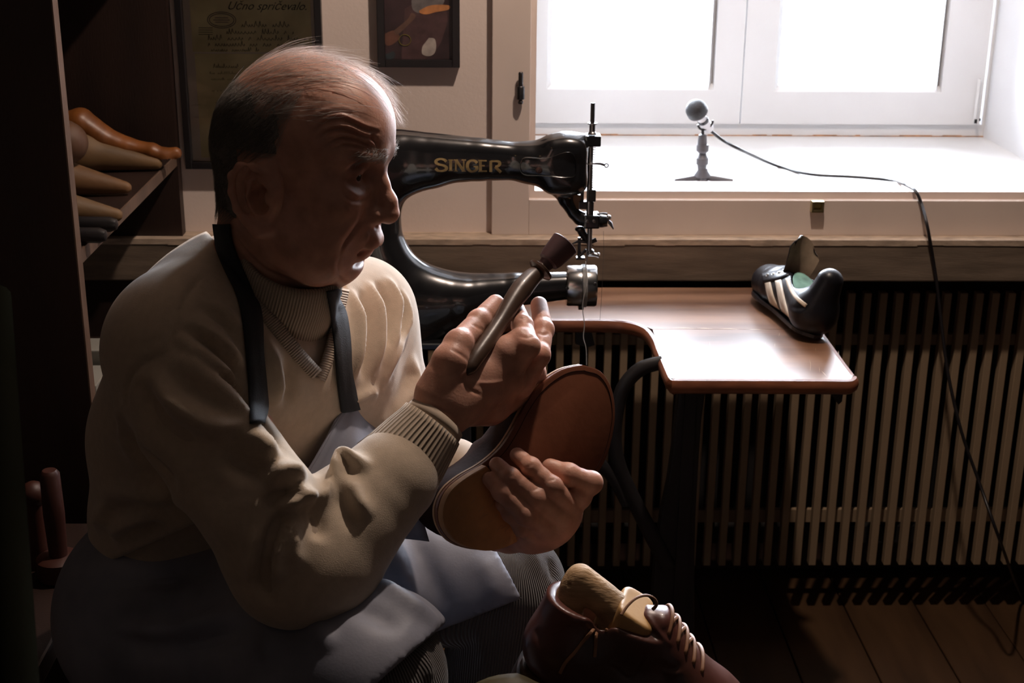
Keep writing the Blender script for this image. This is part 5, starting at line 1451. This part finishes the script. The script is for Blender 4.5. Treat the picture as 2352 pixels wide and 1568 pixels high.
# ring and finger nails
def nail(p, q, T, name='fingernail'):
    pass

# stool under him
stl = empty('work_stool', (hipn.x+.12, hipn.y+.08, 0), 'dark wooden stool the old man sits on', 'stool'); bpy.context.view_layer.update()
cx, cy = hipn.x+.10, hipn.y+.09; zt = hipn.z-.150
latheobj('seat', (cx, cy, zt-.03), (0, 0, 1), [(0, .165), (.003, .175), (.026, .175), (.03, .168)], m_bcase, stl, 36)
for k in range(4):
    a_ = PI/4+k*PI/2; tubeobj('leg', [(cx+.11*math.cos(a_), cy+.11*math.sin(a_), zt-.025), (cx+.16*math.cos(a_), cy+.16*math.sin(a_), .001)], .017, m_bcase, stl, 12)
# ================================================================== tool in his right hand
m_horn = mat('dark_polished_wood', (0.060, 0.034, 0.022), 0.36, var=0.3, scale=14, stretch=(2, 2, 2), coat=.1, bump=.05)
m_horn2 = mat('purple_brown_wood', (0.075, 0.042, 0.045), 0.45, var=0.2, scale=20)
tl = empty('burnishing_tool', px(1160, 730, 1.555), 'dark turned wooden cobbler tool with a flange, held upright in his raised hand', 'tool'); bpy.context.view_layer.update()
hp_ = [(1070, 858, 1.478), (1078, 845, 1.482), (1095, 818, 1.492), (1122, 780, 1.510), (1150, 738, 1.530), (1176, 695, 1.550), (1198, 664, 1.566), (1222, 637, 1.580), (1240, 622, 1.590)]
tubeobj('handle', [px(*p) for p in hp_], [.003, .0078, .0092, .0094, .0092, .0108, .0122, .0105, .0085], m_horn, tl, 20, smooth=4)
A0, A1 = px(1240, 622, 1.590), px(1297, 560, 1.600); ax = (A1-A0).normalized(); LL = (A1-A0).length
latheobj('flange', A0, ax, [(-.004, .008), (-.002, .0120), (.0, .0155), (.003, .0155), (.0045, .012), (.006, .008), (.010, .007)], m_horn, tl, 30)
latheobj('head', A0, ax, [(.006, .0075), (.013, .0090), (.015, .0125), (LL*.5, .0145), (LL-.002, .0168), (LL, .0172), (LL+.001, .0165), (LL+.001, .0150), (LL-.003, .0140)], m_horn2, tl, 30)
# fine thread ends at the fingers
# ================================================================== shoe held in his left hand, sole towards the camera
m_sole = mat('oiled_sole_leather', (0.15, 0.050, 0.024), 0.42, var=0.28, scale=9, stretch=(1, 1, 1), detail=8, bump=.15, bscale=120, rvar=.08)
m_heel = mat('raw_heel_leather', (0.46, 0.22, 0.085), 0.6, var=0.28, scale=22, detail=9, bump=.3, bscale=140)
m_upd = mat('dark_brown_upper', (0.020, 0.009, 0.007), 0.8, spec=.05, var=0.2, scale=12, bump=.15, bscale=200)
m_welt = mat('tan_welt', (0.42, 0.24, 0.13), 0.5, var=.2, scale=40)
hs = empty('held_shoe', px(1190, 1080, 1.56), 'dark brown leather shoe held up with its tan sole towards the camera', 'shoe'); bpy.context.view_layer.update()
p0, p1, p2 = px(1085, 1180, 1.528), px(1330, 870, 1.606), px(1400, 1030, 1.634)
nrm = (p1-p0).cross(p2-p0).normalized()
if nrm.dot(FW) > 0: nrm = -nrm                 # towards the camera
def onp(x, y, d=0):
    r = ray(x, y); t = (p0-CAM).dot(nrm)/r.dot(nrm); return CAM+r*t+nrm*d
out = [(1340, 838), (1380, 852), (1405, 890), (1414, 945), (1408, 1000), (1392, 1055), (1362, 1100), (1315, 1135), (1262, 1158), (1228, 1182), (1208, 1215), (1172, 1246), (1125, 1262), (1080, 1260), (1036, 1242), (1010, 1206), (1006, 1165), (1024, 1125), (1060, 1094), (1108, 1066), (1150, 1030), (1180, 985), (1208, 932), (1245, 882), (1292, 849)]
oc = catmull([Vector((x, y, 0)) for x, y in out+[out[0]]], 4)[:-1]
O3 = [onp(v.x, v.y) for v in oc]
c0_, c1_ = onp(1085, 1190), onp(1345, 885); axd = (c1_-c0_).normalized(); Lx = (c1_-c0_).length
def center(p): s = max(0, min(Lx, (p-c0_).dot(axd))); return c0_+axd*s, s/Lx
def loft_rings(name, rings, m, parent, cap0=True, cap1=True):
    bm = bmesh.new(); R = [[bm.verts.new(p) for p in r] for r in rings]; n = len(rings[0])
    for A_, B_ in zip(R, R[1:]):
        for i in range(n): j = (i+1) % n; bm.faces.new([A_[i], A_[j], B_[j], B_[i]])
    if cap0: bm.faces.new(R[0][::-1])
    if cap1: bm.faces.new(R[-1])
    bmesh.ops.recalc_face_normals(bm, faces=bm.faces[:])
    return bobj(name, bm, m, parent, smooth='auto')
def inset(ring, k): 
    o = []
    for p in ring: c, s = center(p); d = p-c; l = d.length; o.append(c+d*max(0, (l-k))/l)
    return o
loft_rings('outsole', [inset(O3, .0022), [p-nrm*.0012 for p in O3], [p-nrm*.0055 for p in O3], [p-nrm*.0065 for p in inset(O3, .001)]], m_sole, hs)
loft_rings('welt', [[p-nrm*.0066 for p in inset(O3, -.0005)], [p-nrm*.0095 for p in inset(O3, -.0008)], [p-nrm*.0102 for p in inset(O3, .002)]], m_welt, hs)
def hgt(s): return .082*(1-s)**.6*1.0+.030*s+.012*math.sin(PI*min(1, s*1.2)) if s < 1 else .030
rings = []
for k in range(8):
    ph = k/7*PI/2*.97; r = []
    for p in inset(O3, .004):
        c, s = center(p); d = p-c; h_ = hgt(s); bul = 1.0+.05*math.sin(2*ph)
        r.append(c+d*(math.cos(ph)*.75+.25 if s < .45 else math.cos(ph))*bul-nrm*(.0102+h_*math.sin(ph)))
    rings.append(r)
loft_rings('upper', rings, m_upd, hs)
hl_ = [(1106, 1067), (1060, 1094), (1024, 1125), (1007, 1165), (1010, 1206), (1036, 1241), (1080, 1259), (1125, 1261), (1171, 1245), (1206, 1214), (1190, 1170), (1150, 1112)]
hc = [onp(v.x, v.y) for v in catmull([Vector((x, y, 0)) for x, y in hl_+[hl_[0]]], 4)[:-1]]
cen = sum(hc, Vector())/len(hc)
def sc_(r, k): return [cen+(p-cen)*k for p in r]
loft_rings('heel', [[p+nrm*.0105 for p in sc_(hc, .965)], [p+nrm*.0095 for p in sc_(hc, .99)], [p+nrm*.0002 for p in hc]], m_heel, hs)
bm = bmesh.new(); g_ = inset(O3, .0065)
tube(bm, [p+nrm*.0001 for p in g_]+[g_[0]+nrm*.0001], .0004, 4, cap=False); bobj('stitch_groove', bm, m_upd, hs)
# rasp marks on the heel
bm = bmesh.new(); rr_ = random.Random(2)
for i in range(26):
    x = rr_.uniform(1030, 1160); y = rr_.uniform(1130, 1240); a = onp(x, y, .0107); b = onp(x+rr_.uniform(6, 16), y-rr_.uniform(4, 14), .0107)
    tube(bm, [a, b], .00028, 3)
o = bobj('rasp_marks', bm, m_welt, hs); tag(o, kind='stuff')

# ================================================================== running shoe on the table corner
m_blk = mat('black_shoe_leather', (0.008, 0.008, 0.011), 0.36, var=0.25, scale=30, bump=.2, bscale=160, bdist=.0008, spec=.35)
m_stripe = mat('cream_stripe_leather', (0.62, 0.52, 0.40), 0.5, var=.1, scale=60)
m_green = mat('worn_green_insole', (0.12, 0.27, 0.20), 0.55, var=.3, scale=40, col2=(.18, .36, .28))
m_lin = mat('tan_lining', (0.30, 0.22, 0.15), .7, var=.2, scale=60)
wh, wt_ = tp(1866, 786), tp(1752, 680)
xa_ = (wt_-wh); xa_.z = 0; xa_.normalize()
za_ = (Matrix.Rotation(math.radians(14), 3, xa_) @ Vector((0, 0, 1))); ya_ = za_.cross(xa_)
rs = empty('running_shoe', wh, 'old black leather running shoe with cream stripes and green insole on the table corner', 'shoe'); bpy.context.view_layer.update()
SO = Vector((wh.x, wh.y, ZTB+.010))
def RSp(x, y, z): return SO+xa_*x+ya_*y+za_*z
Rrs = [[xa_[i], ya_[i], za_[i]] for i in range(3)]
f = Field(tuple(min(RSp(x, y, z)[i] for x in (-.04, .31) for y in (-.07, .07) for z in (-.01, .16)) for i in range(3)),
          tuple(max(RSp(x, y, z)[i] for x in (-.04, .31) for y in (-.07, .07) for z in (-.01, .16)) for i in range(3)), .0016)
f.chain([RSp(.034, 0, .036), RSp(.10, 0, .034), RSp(.185, .002, .032), RSp(.235, .004, .026)], [.038, .035, .041, .036], k=.02, sq=(za_, 1.05))
f.cone(RSp(.10, 0, .045), RSp(.17, 0, .040), .030, .028, k=.02)
f.cone(RSp(.020, 0, .035), RSp(.006, 0, .100), .032, .021, k=.02, sq=(ya_, .92))
f.cone(RSp(.03, 0, .04), RSp(.10, 0, .055), .034, .026, k=.02)
f.ell(RSp(.068, 0, .100), (.057, .0265, .064), .004, 's', R=Rrs)
f.ell(RSp(.075, 0, .060), (.062, .0285, .044), .004, 's', R=Rrs)
f.cone(RSp(.11, 0, .075), RSp(.16, 0, .085), .012, .016, k=.004, op='s')
f.plane(RSp(0, 0, .001), -za_, .002)
V, Q = f.mesh(); V = smooth_mesh(V, Q, 1); n = vnormals(V, Q); Tr = bvh(V, Q)
pxstroke(V, n, Tr, [(1812, 705), (1840, 707), (1860, 700)], .003, -.0015); pxstroke(V, n, Tr, [(1815, 715), (1840, 718), (1858, 708)], .004, .0012)
nobj('upper', V, Q, m_blk, rs); Tr = bvh(V, Q)
bm = bmesh.new(); ol = [(.0, .0), (.02, .026), (.07, .030), (.13, .031), (.19, .040), (.235, .036), (.262, .018), (.268, 0)]
ol = ol+[(x, -y*.95) for x, y in ol[-2:0:-1]]
pts = [RSp(x-.004, y, .004) for x, y in [(v.x, v.y) for v in catmull([Vector((a, b, 0)) for a, b in ol+[ol[0]]], 3)[:-1]]]
prism(bm, pts, -za_*.006); bmesh.ops.recalc_face_normals(bm, faces=bm.faces[:]); bobj('outsole', bm, m_black, rs)
bm = bmesh.new(); ball(bm, (0, 0, 0), 1, 24, 8); ix = xa_*.052+za_*.020; iy = ya_*.0255; iz = ix.cross(iy).normalized()*.002
mt = Matrix(((ix.x, iy.x, iz.x, 0), (ix.y, iy.y, iz.y, 0), (ix.z, iy.z, iz.z, 0), (0, 0, 0, 1)))
bm.transform(mt); bm.transform(Matrix.Translation(RSp(.078, 0, .058))); bobj('insole', bm, m_green, rs, True)
# tongue: curved sheet standing up, tan inside and black outside
Vt = []; nu, nv = 9, 7
for i in range(nu):
    t = i/(nu-1); cx_ = .150-.030*t+.020*t*t; cz_ = .060+.078*t
    for j in range(nv):
        s_ = j/(nv-1)*2-1; w_ = .023+.012*t-.016*max(0, t-.8)*5*abs(s_); Vt.append(list(RSp(cx_-.012*(1-s_*s_)*-1-.006*s_*t, s_*w_, cz_-.010*s_*s_*t+.010*t*s_)))
Qt = [(i*nv+j, i*nv+j+1, (i+1)*nv+j+1, (i+1)*nv+j) for i in range(nu-1) for j in range(nv-1)]
tg = nobj('tongue', Vt, Qt, m_blk, rs); md = tg.modifiers.new('thickness', 'SOLIDIFY'); md.thickness = .0022; md.offset = 0
Vt2 = [list(Vector(v)-xa_*.0016) for v in Vt]; tg2 = nobj('tongue_lining', Vt2, Qt, m_lin, tg)
band('stripe', [(1764, 648), (1770, 676), (1778, 698), (1790, 722)], 13, m_stripe, Tr, .0008, rs, .0008, 5, sm=1)
band('stripe', [(1788, 644), (1794, 676), (1801, 706), (1808, 738)], 14, m_stripe, Tr, .0008, rs, .0008, 5, sm=1)
band('collar_lining', [(1809, 640), (1816, 662), (1830, 684), (1852, 702)], 9, m_stripe, Tr, .0008, rs, .0008, 5, sm=1)
band('eyelet_stay', [(1752, 640), (1772, 636), (1792, 631), (1808, 622)], 22, m_blk, Tr, .0008, rs, .0012, 5, sm=1)
for (x, y) in ((1764, 633), (1777, 631), (1791, 627), (1802, 622)):
    h, nn = cast(Tr, x, y)
    if h is None: continue
    a_, u_, v_ = frame_of(nn); bm = bmesh.new()
    tube(bm, [h+nn*.0022+(u_*math.cos(t)+v_*math.sin(t))*.0026 for t in [2*PI*i/14 for i in range(15)]], .0009, 6, cap=False); bobj('eyelet', bm, m_chrome, rs, smooth='auto')

# ================================================================== microphone on a small tripod in the window recess
m_mgr = mat('grey_plastic', (0.09, 0.085, 0.095), 0.45, var=.1)
m_mesh = mat('black_grille', (0.02, 0.02, 0.024), 0.5, var=.5, scale=500, bump=.8, bscale=900, bdist=.001)
m_clear = mat('frosted_white_plastic', (0.80, 0.80, 0.84), .3, var=.05)
YK = 2.80
def kp(x, y, d=0): return pY(x, y, YK+d)
U = (kp(1700, 350)-kp(1600, 350)).length/100
mt_ = empty('tripod', (kp(1611, 400).x, YK, ZS), 'small dark grey table tripod on the white window sill', 'tripod'); bpy.context.view_layer.update()
def kv(name, x, prof, m, parent, seg=20):
    o = kp(x, prof[0][0]); return latheobj(name, o, (0, 0, -1), [(kp(x, prof[0][0]).z-kp(x, y).z, r*U) for y, r in prof], m, parent, seg)
kv('top_grip', 1614, [(308, 6), (310, 9), (318, 10), (332, 11)], m_mgr, mt_)
kv('clamp_ring', 1614, [(332, 13), (334, 14), (346, 14), (351, 9)], m_mgr, mt_)
kv('ball_joint', 1614, [(350, 8), (356, 9), (361, 12), (363, 14), (376, 14), (379, 11), (388, 10)], m_mgr, mt_)
kv('hub', 1614, [(386, 11), (392, 12), (402, 19), (405, 20), (407, 14), (422, 13)], m_mgr, mt_)
hubz = kp(1614, 412).z
for k in range(3):
    a_ = math.radians(200+k*120 if k != 1 else -20); a_ = [math.radians(197), math.radians(-17), math.radians(90)][k]
    c = Vector((kp(1614, 410).x, YK, hubz)); e = Vector((c.x+math.cos(a_)*.062, YK+math.sin(a_)*.062*.9, ZS+.003))
    bm = bmesh.new(); tube(bm, [c+(e-c)*.1+Vector((0, 0, .004)), c+(e-c)*.35+Vector((0, 0, .003)), e], [.0055, .006, .0045], 10, .8, smooth=2); lg_ = bobj('leg', bm, m_mgr, mt_, smooth='auto')
bm = bmesh.new(); tube(bm, [kp(1603, 286), kp(1606, 294), kp(1614, 298), kp(1626, 294), kp(1636, 284), kp(1637, 276)], .0022, 8, smooth=3); tube(bm, [kp(1614, 298), kp(1614, 310)], .003, 8); bobj('clip_fork', bm, m_black, mt_, smooth='auto')
mk = empty('microphone', kp(1603, 257), 'round-headed black microphone with a pale body clipped on the tripod', 'microphone'); bpy.context.view_layer.update()
a0, a1 = kp(1600, 253, -.02), kp(1642, 318, .03); ax = (a1-a0).normalized()
latheobj('grille', a0, ax, [(-.020, 0), (-.019, .010), (-.015, .0165), (-.008, .0205), (0, .0215), (.009, .0200), (.014, .0150), (.0145, .010)], m_mesh, mk, 48, ribs=48, ribamp=.012)
latheobj('grille_band', a0+ax*.0, ax, [(.004, .0216), (.006, .0220), (.008, .0213)], m_mgr, mk, 40)
latheobj('barrel', a0, ax, [(.014, .0095), (.030, .0100), (.058, .0112), (.064, .0105), (.066, .006)], m_clear, mk, 28)
latheobj('switch_ring', a0, ax, [(.030, .0113), (.036, .0117), (.037, .0113)], m_black, mk, 28)
cab = [a0+ax*.064, kp(1660, 322, .02), kp(1700, 343, .0)]
for (x, y) in ((1780, 379), (1860, 400), (1960, 406), (2040, 413)): p = pZ(x, y, ZS+.0055); cab.append(p)
cab += [pZ(2070, 420, ZL+.0055), pZ(2085, 427, ZL+.0060), pZ(2103, 439, ZL+.0045)]
cab += [pY(2117, 470, YC-.010), pY(2130, 520, 2.574), pY(2144, 600, 2.575), pY(2153, 660, 2.570), pY(2162, 740, 2.56), pY(2178, 860, 2.53), pY(2208, 990, 2.50), pY(2250, 1110, 2.47), pY(2300, 1250, 2.42), pZ(2352, 1380, .0035), pZ(2440, 1500, .0035)]
o = tubeobj('microphone_cable', cab, .0032, m_black, None, 10, smooth=6); tag(o, 'black cable running from the microphone over the sill edge down to the floor', 'cable')

# ================================================================== brown lace-up shoe with a wooden last, on the bench in front
m_brn = mat('brown_shoe_leather', (0.080, 0.034, 0.024), 0.34, var=0.35, scale=10, detail=7, bump=.18, bscale=140, bdist=.001, coat=.15, col2=(.11, .036, .028), rvar=.08)
m_lace = mat('tan_leather_lace', (0.27, 0.13, 0.065), .55, var=.15, scale=40)
m_log = mat('weathered_last_wood', (0.42, 0.27, 0.14), .65, var=.45, scale=10, stretch=(1, 5, 5), detail=9, bump=.6, bscale=60, bdist=.002)
m_blk2 = mat('honey_last_wood', (0.48, 0.28, 0.11), .45, var=.2, scale=10, detail=6, bump=.1)
hb = px(1180, 1520, 1.50); az = -.16; PT = .42
X_ = Vector((math.cos(az)*math.cos(PT), math.sin(az)*math.cos(PT), -math.sin(PT))); Y_ = Vector((-math.sin(az), math.cos(az), 0)); Z_ = X_.cross(Y_)
def BS(x, y, z): return hb+X_*x+Y_*y+Z_*z
RB = [[X_[i], Y_[i], Z_[i]] for i in range(3)]
bs = empty('lace_up_shoe', hb, 'brown leather lace-up shoe with a wooden last inside, in front of his knees', 'shoe'); bpy.context.view_layer.update()
cor = [BS(x, y, z) for x in (-.03, .34) for y in (-.08, .08) for z in (-.01, .19)]
lo_ = [min(c[i] for c in cor) for i in range(3)]; hi_ = [max(c[i] for c in cor) for i in range(3)]
f = Field(lo_, hi_, .0018)
f.chain([BS(.040, 0, .042), BS(.11, 0, .046), BS(.20, 0, .042), BS(.265, 0, .030)], [.040, .040, .047, .034], k=.02)
f.cone(BS(.036, 0, .05), BS(.030, 0, .098), .039, .036, k=.02)
f.cone(BS(.06, 0, .06), BS(.098, 0, .105), .040, .030, k=.02)
f.cone(BS(.095, 0, .108), BS(.21, 0, .052), .026, .034, k=.03)
f.plane(BS(.0, 0, .100), (Z_+X_*-.12).normalized(), .003)
f.D = f.D
tng = Field(lo_, hi_, .0018)
f.chain([BS(.105, 0, .112), BS(.125, 0, .105)], [.020, .022], k=.012)
f.ell(BS(.052, 0, .105), (.046, .029, .050), .004, 's', R=RB)
f.chain([BS(.116, 0, .124), BS(.138, 0, .100), BS(.17, 0, .075)], [.013, .020, .026], k=.006, sq=(Y_, .62))
f.plane(BS(0, 0, .010), -Z_, .003)
V, Q = f.mesh(); V = smooth_mesh(V, Q, 2); n = vnormals(V, Q); Tb = bvh(V, Q)
def c6(P): return [(1140+a/4.704, 1250+b/4.704) for a, b in P]
def B_(P, w, a): pxstroke(V, n, Tb, c6(P), w, a)
B_([(1180, 1290), (1300, 1350), (1420, 1450), (1500, 1380), (1580, 1230), (1610, 1090)], .0015, -.0014)
B_([(1280, 690), (1360, 730), (1430, 820), (1500, 900), (1540, 1000)], .0014, .0016)
B_([(1540, 640), (1620, 760), (1700, 880), (1790, 990), (1890, 1110)], .0030, .0022); B_([(1500, 680), (1600, 840), (1690, 960), (1760, 1040)], .0030, -.0022)
B_([(640, 790), (800, 830), (960, 830), (1120, 780)], .0030, .0016); B_([(300, 700), (420, 900), (520, 1100)], .006, -.0012)
B_([(1780, 1300), (1860, 1350), (1980, 1340)], .003, -.0015); B_([(1800, 1350), (1900, 1390), (2020, 1370)], .003, .0015)
nobj('upper', V, Q, m_brn, bs); Tb = bvh(V, Q)
bm = bmesh.new(); ol = [(.006, 0), (.014, .026), (.05, .037), (.11, .036), (.18, .048), (.24, .046), (.285, .028), (.302, 0)]
ol = ol+[(x, -y) for x, y in ol[-2:0:-1]]; cm = [(v.x, v.y) for v in catmull([Vector((a, b, 0)) for a, b in ol+[ol[0]]], 4)[:-1]]
prism(bm, [BS(x, y, .010) for x, y in cm], -Z_*.007); bmesh.ops.recalc_face_normals(bm, faces=bm.faces[:]); bobj('welt_and_sole', bm, mat('tan_sole_edge', (.10, .045, .02), .85, var=.3, scale=40), bs)
bm = bmesh.new(); prism(bm, [BS(.002+x*.27, y*.95, .003) for x, y in cm], -Z_*.020); bmesh.ops.recalc_face_normals(bm, faces=bm.faces[:]); bobj('heel', bm, m_upd, bs)
def lace(pts, r=.0019, name='lace', lift=.0016, sm=5):
    P = []
    for x, y in c6(pts):
        h, nn = cast(Tb, x-2, y+2)
        if h is not None: P.append(h+nn*lift)
    if len(P) < 2: return None
    bm = bmesh.new(); tube(bm, P, r, 8, .7, smooth=sm); return bobj(name, bm, m_lace, bs, smooth='auto')
def lace_bar(x0, x1, w=.021, n=9, lift=.0016):
    P = []
    for i in range(n):
        t = i/(n-1); h = Tb.ray_cast(BS(x0+(x1-x0)*t, w*(2*t-1), .25), -Z_)
        if h[0] is not None: P.append(h[0]+Z_*(lift+.0012*math.sin(PI*t)))
    P = [P[0]-Z_*.003]+P+[P[-1]-Z_*.003]
    bm = bmesh.new(); tube(bm, P, .0020, 8, .75, smooth=3); return bobj('lace', bm, m_lace, bs, smooth='auto')
for k in range(5): lace_bar(.124+.0125*k, .116+.0125*k)
for k in range(3): lace_bar(.123+.0125*k, .133+.0125*k, .013, 7, .0008)
zl = 1.45
def free(pts, z0, z1, r=.0019):
    n_ = len(pts); P = [px(x, y, z0+(z1-z0)*i/(n_-1)) for i, (x, y) in enumerate(c6(pts))]
    bm = bmesh.new(); tube(bm, P, r, 8, .75, smooth=6); return bobj('lace', bm, m_lace, bs, smooth='auto')
h_, _n = cast(Tb, *c6([(1500, 620)])[0]); zt_ = (h_-CAM).dot(FW) if h_ is not None else 1.37
free([(1690, 700), (1730, 650), (1700, 580), (1610, 550), (1510, 580), (1420, 660), (1350, 760)], zt_-.004, zt_-.030)
lace([(1350, 770), (1270, 850), (1200, 920)])
lace([(1200, 680), (1130, 790), (1050, 910), (950, 1030), (850, 1160), (760, 1260), (700, 1370)])
lace([(1260, 775), (1150, 850), (1090, 950), (1080, 1090), (1070, 1200)])
# two-piece wooden last showing in the opening
f = Field(lo_, hi_, .0016)
f.chain([BS(.020, .004, .124), BS(.070, 0, .110), BS(.08, 0, .06)], [.0155, .019, .022], k=.006)
f.cone(BS(.018, 0, .110), BS(.03, 0, .05), .014, .024, k=.01)
V, Q = f.mesh(); n = vnormals(V, Q); Tl = bvh(V, Q)
rr_ = random.Random(8)
for i in range(16):
    y = rr_.uniform(250, 470); pxstroke(V, n, Tl, c6([(440+i*6, y), (560+i*8, y+60), (760+i*4, y+180)]), .0008, rr_.choice([-.0012, -.0008, .0006]))
pxstroke(V, n, Tl, c6([(765, 435), (810, 432)]), .0015, -.004)
nobj('last_heel', V, Q, m_log, bs)
f = Field(lo_, hi_, .0016)
f.bx(BS(.088, -.002, .098), (.022, .026, .040), rad=.012, k=.002, R=RB); f.plane(BS(.085, 0, .128), (Z_*1+X_*.15+Y_*-.15).normalized(), .004); f.plane(BS(.110, 0, .12), (X_+Z_*.8).normalized(), .006)
V, Q = f.mesh(); nobj('last_block', smooth_mesh(V, Q, 2), Q, m_blk2, bs)
# the low bench that carries the shoe, with a piece of olive leather
zb_ = min(BS(0, 0, -.017).z, BS(.29, 0, .003).z)-.001
wb = empty('low_workbench', (hb.x+.1, hb.y-.15, 0), 'low dark cobbler bench under the brown shoe, just below the picture', 'bench'); bpy.context.view_layer.update()
bx0, bx1, by0, by1 = hb.x-.035, hb.x+.36, hb.y-.36, hb.y+.02
boxobj('bench_top', bx0, bx1, by0, by1, zb_-.025, zb_, m_bcase, wb, .003)
for xx in (bx0+.03, bx1-.03):
    for yy in (by0+.03, by1-.03): boxobj('leg', xx-.018, xx+.018, yy-.018, yy+.018, 0, zb_-.025, m_bcase, wb, .002)
m_olive = mat('olive_tan_leather', (.055, .042, .014), .6, var=.3, scale=30, bump=.2)
Vt = []; nu, nv = 10, 8
for i in range(nu):
    for j in range(nv):
        a_, b_ = i/(nu-1), j/(nv-1); q = px(1060+190*a_, 1650-105*b_+70*abs(a_-.70), 1.43-.05*(1-b_)); Vt.append([q.x, q.y, max(q.z+.006*math.sin(a_*5)*b_, zb_+.003)])
Qt = [(i*nv+j, i*nv+j+1, (i+1)*nv+j+1, (i+1)*nv+j) for i in range(nu-1) for j in range(nv-1)]
tag(boxobj('support_block', hb.x-.005, hb.x+.05, hb.y-.06, hb.y+.025, zb_+.0005, hb.z-.050, m_bcase, None, .002), 'dark wooden block propping up the heel of the brown shoe', 'block')
o = nobj('leather_scrap', Vt, Qt, m_olive); md = o.modifiers.new('thickness', 'SOLIDIFY'); md.thickness = .003
tag(o, 'scrap of olive tan leather lying against the heel of the brown shoe', 'leather')
# slatted crate seen dimly between his knees
cr_ = empty('slatted_crate', (pY(1030, 1500, 2.15).x, 2.15, 0), 'small slatted wooden crate on the floor seen between his knees', 'crate'); bpy.context.view_layer.update()
cx_ = pY(1010, 1500, 2.15).x
m_cr = mat('crate_wood', (.25, .13, .05), .6, var=.3, scale=12)
for y in (1462, 1500, 1524, 1560):
    z_ = pY(1030, y, 2.15).z; boxobj('slat', cx_-.10, cx_+.10, 2.15, 2.16, z_-.009, z_+.009, m_cr, cr_, .001)
zt2 = pY(1030, 1455, 2.15).z
for xx in (cx_-.09, cx_+.09):
    for yy in (2.165, 2.33): boxobj('corner_post', xx-.01, xx+.01, yy-.005, yy+.015, 0, zt2, m_cr, cr_, .001)
for z_ in (zt2-.02, zt2-.12): boxobj('slat', cx_-.10, cx_+.10, 2.346, 2.356, z_-.009, z_+.009, m_cr, cr_, .001)
boxobj('crate_floor', cx_-.10, cx_+.10, 2.16, 2.345, .02, .03, m_cr, cr_)
for sx in (-.11, .10): boxobj('side_board', cx_+sx, cx_+sx+.01, 2.16, 2.345, .04, zt2-.01, m_cr, cr_, .001)
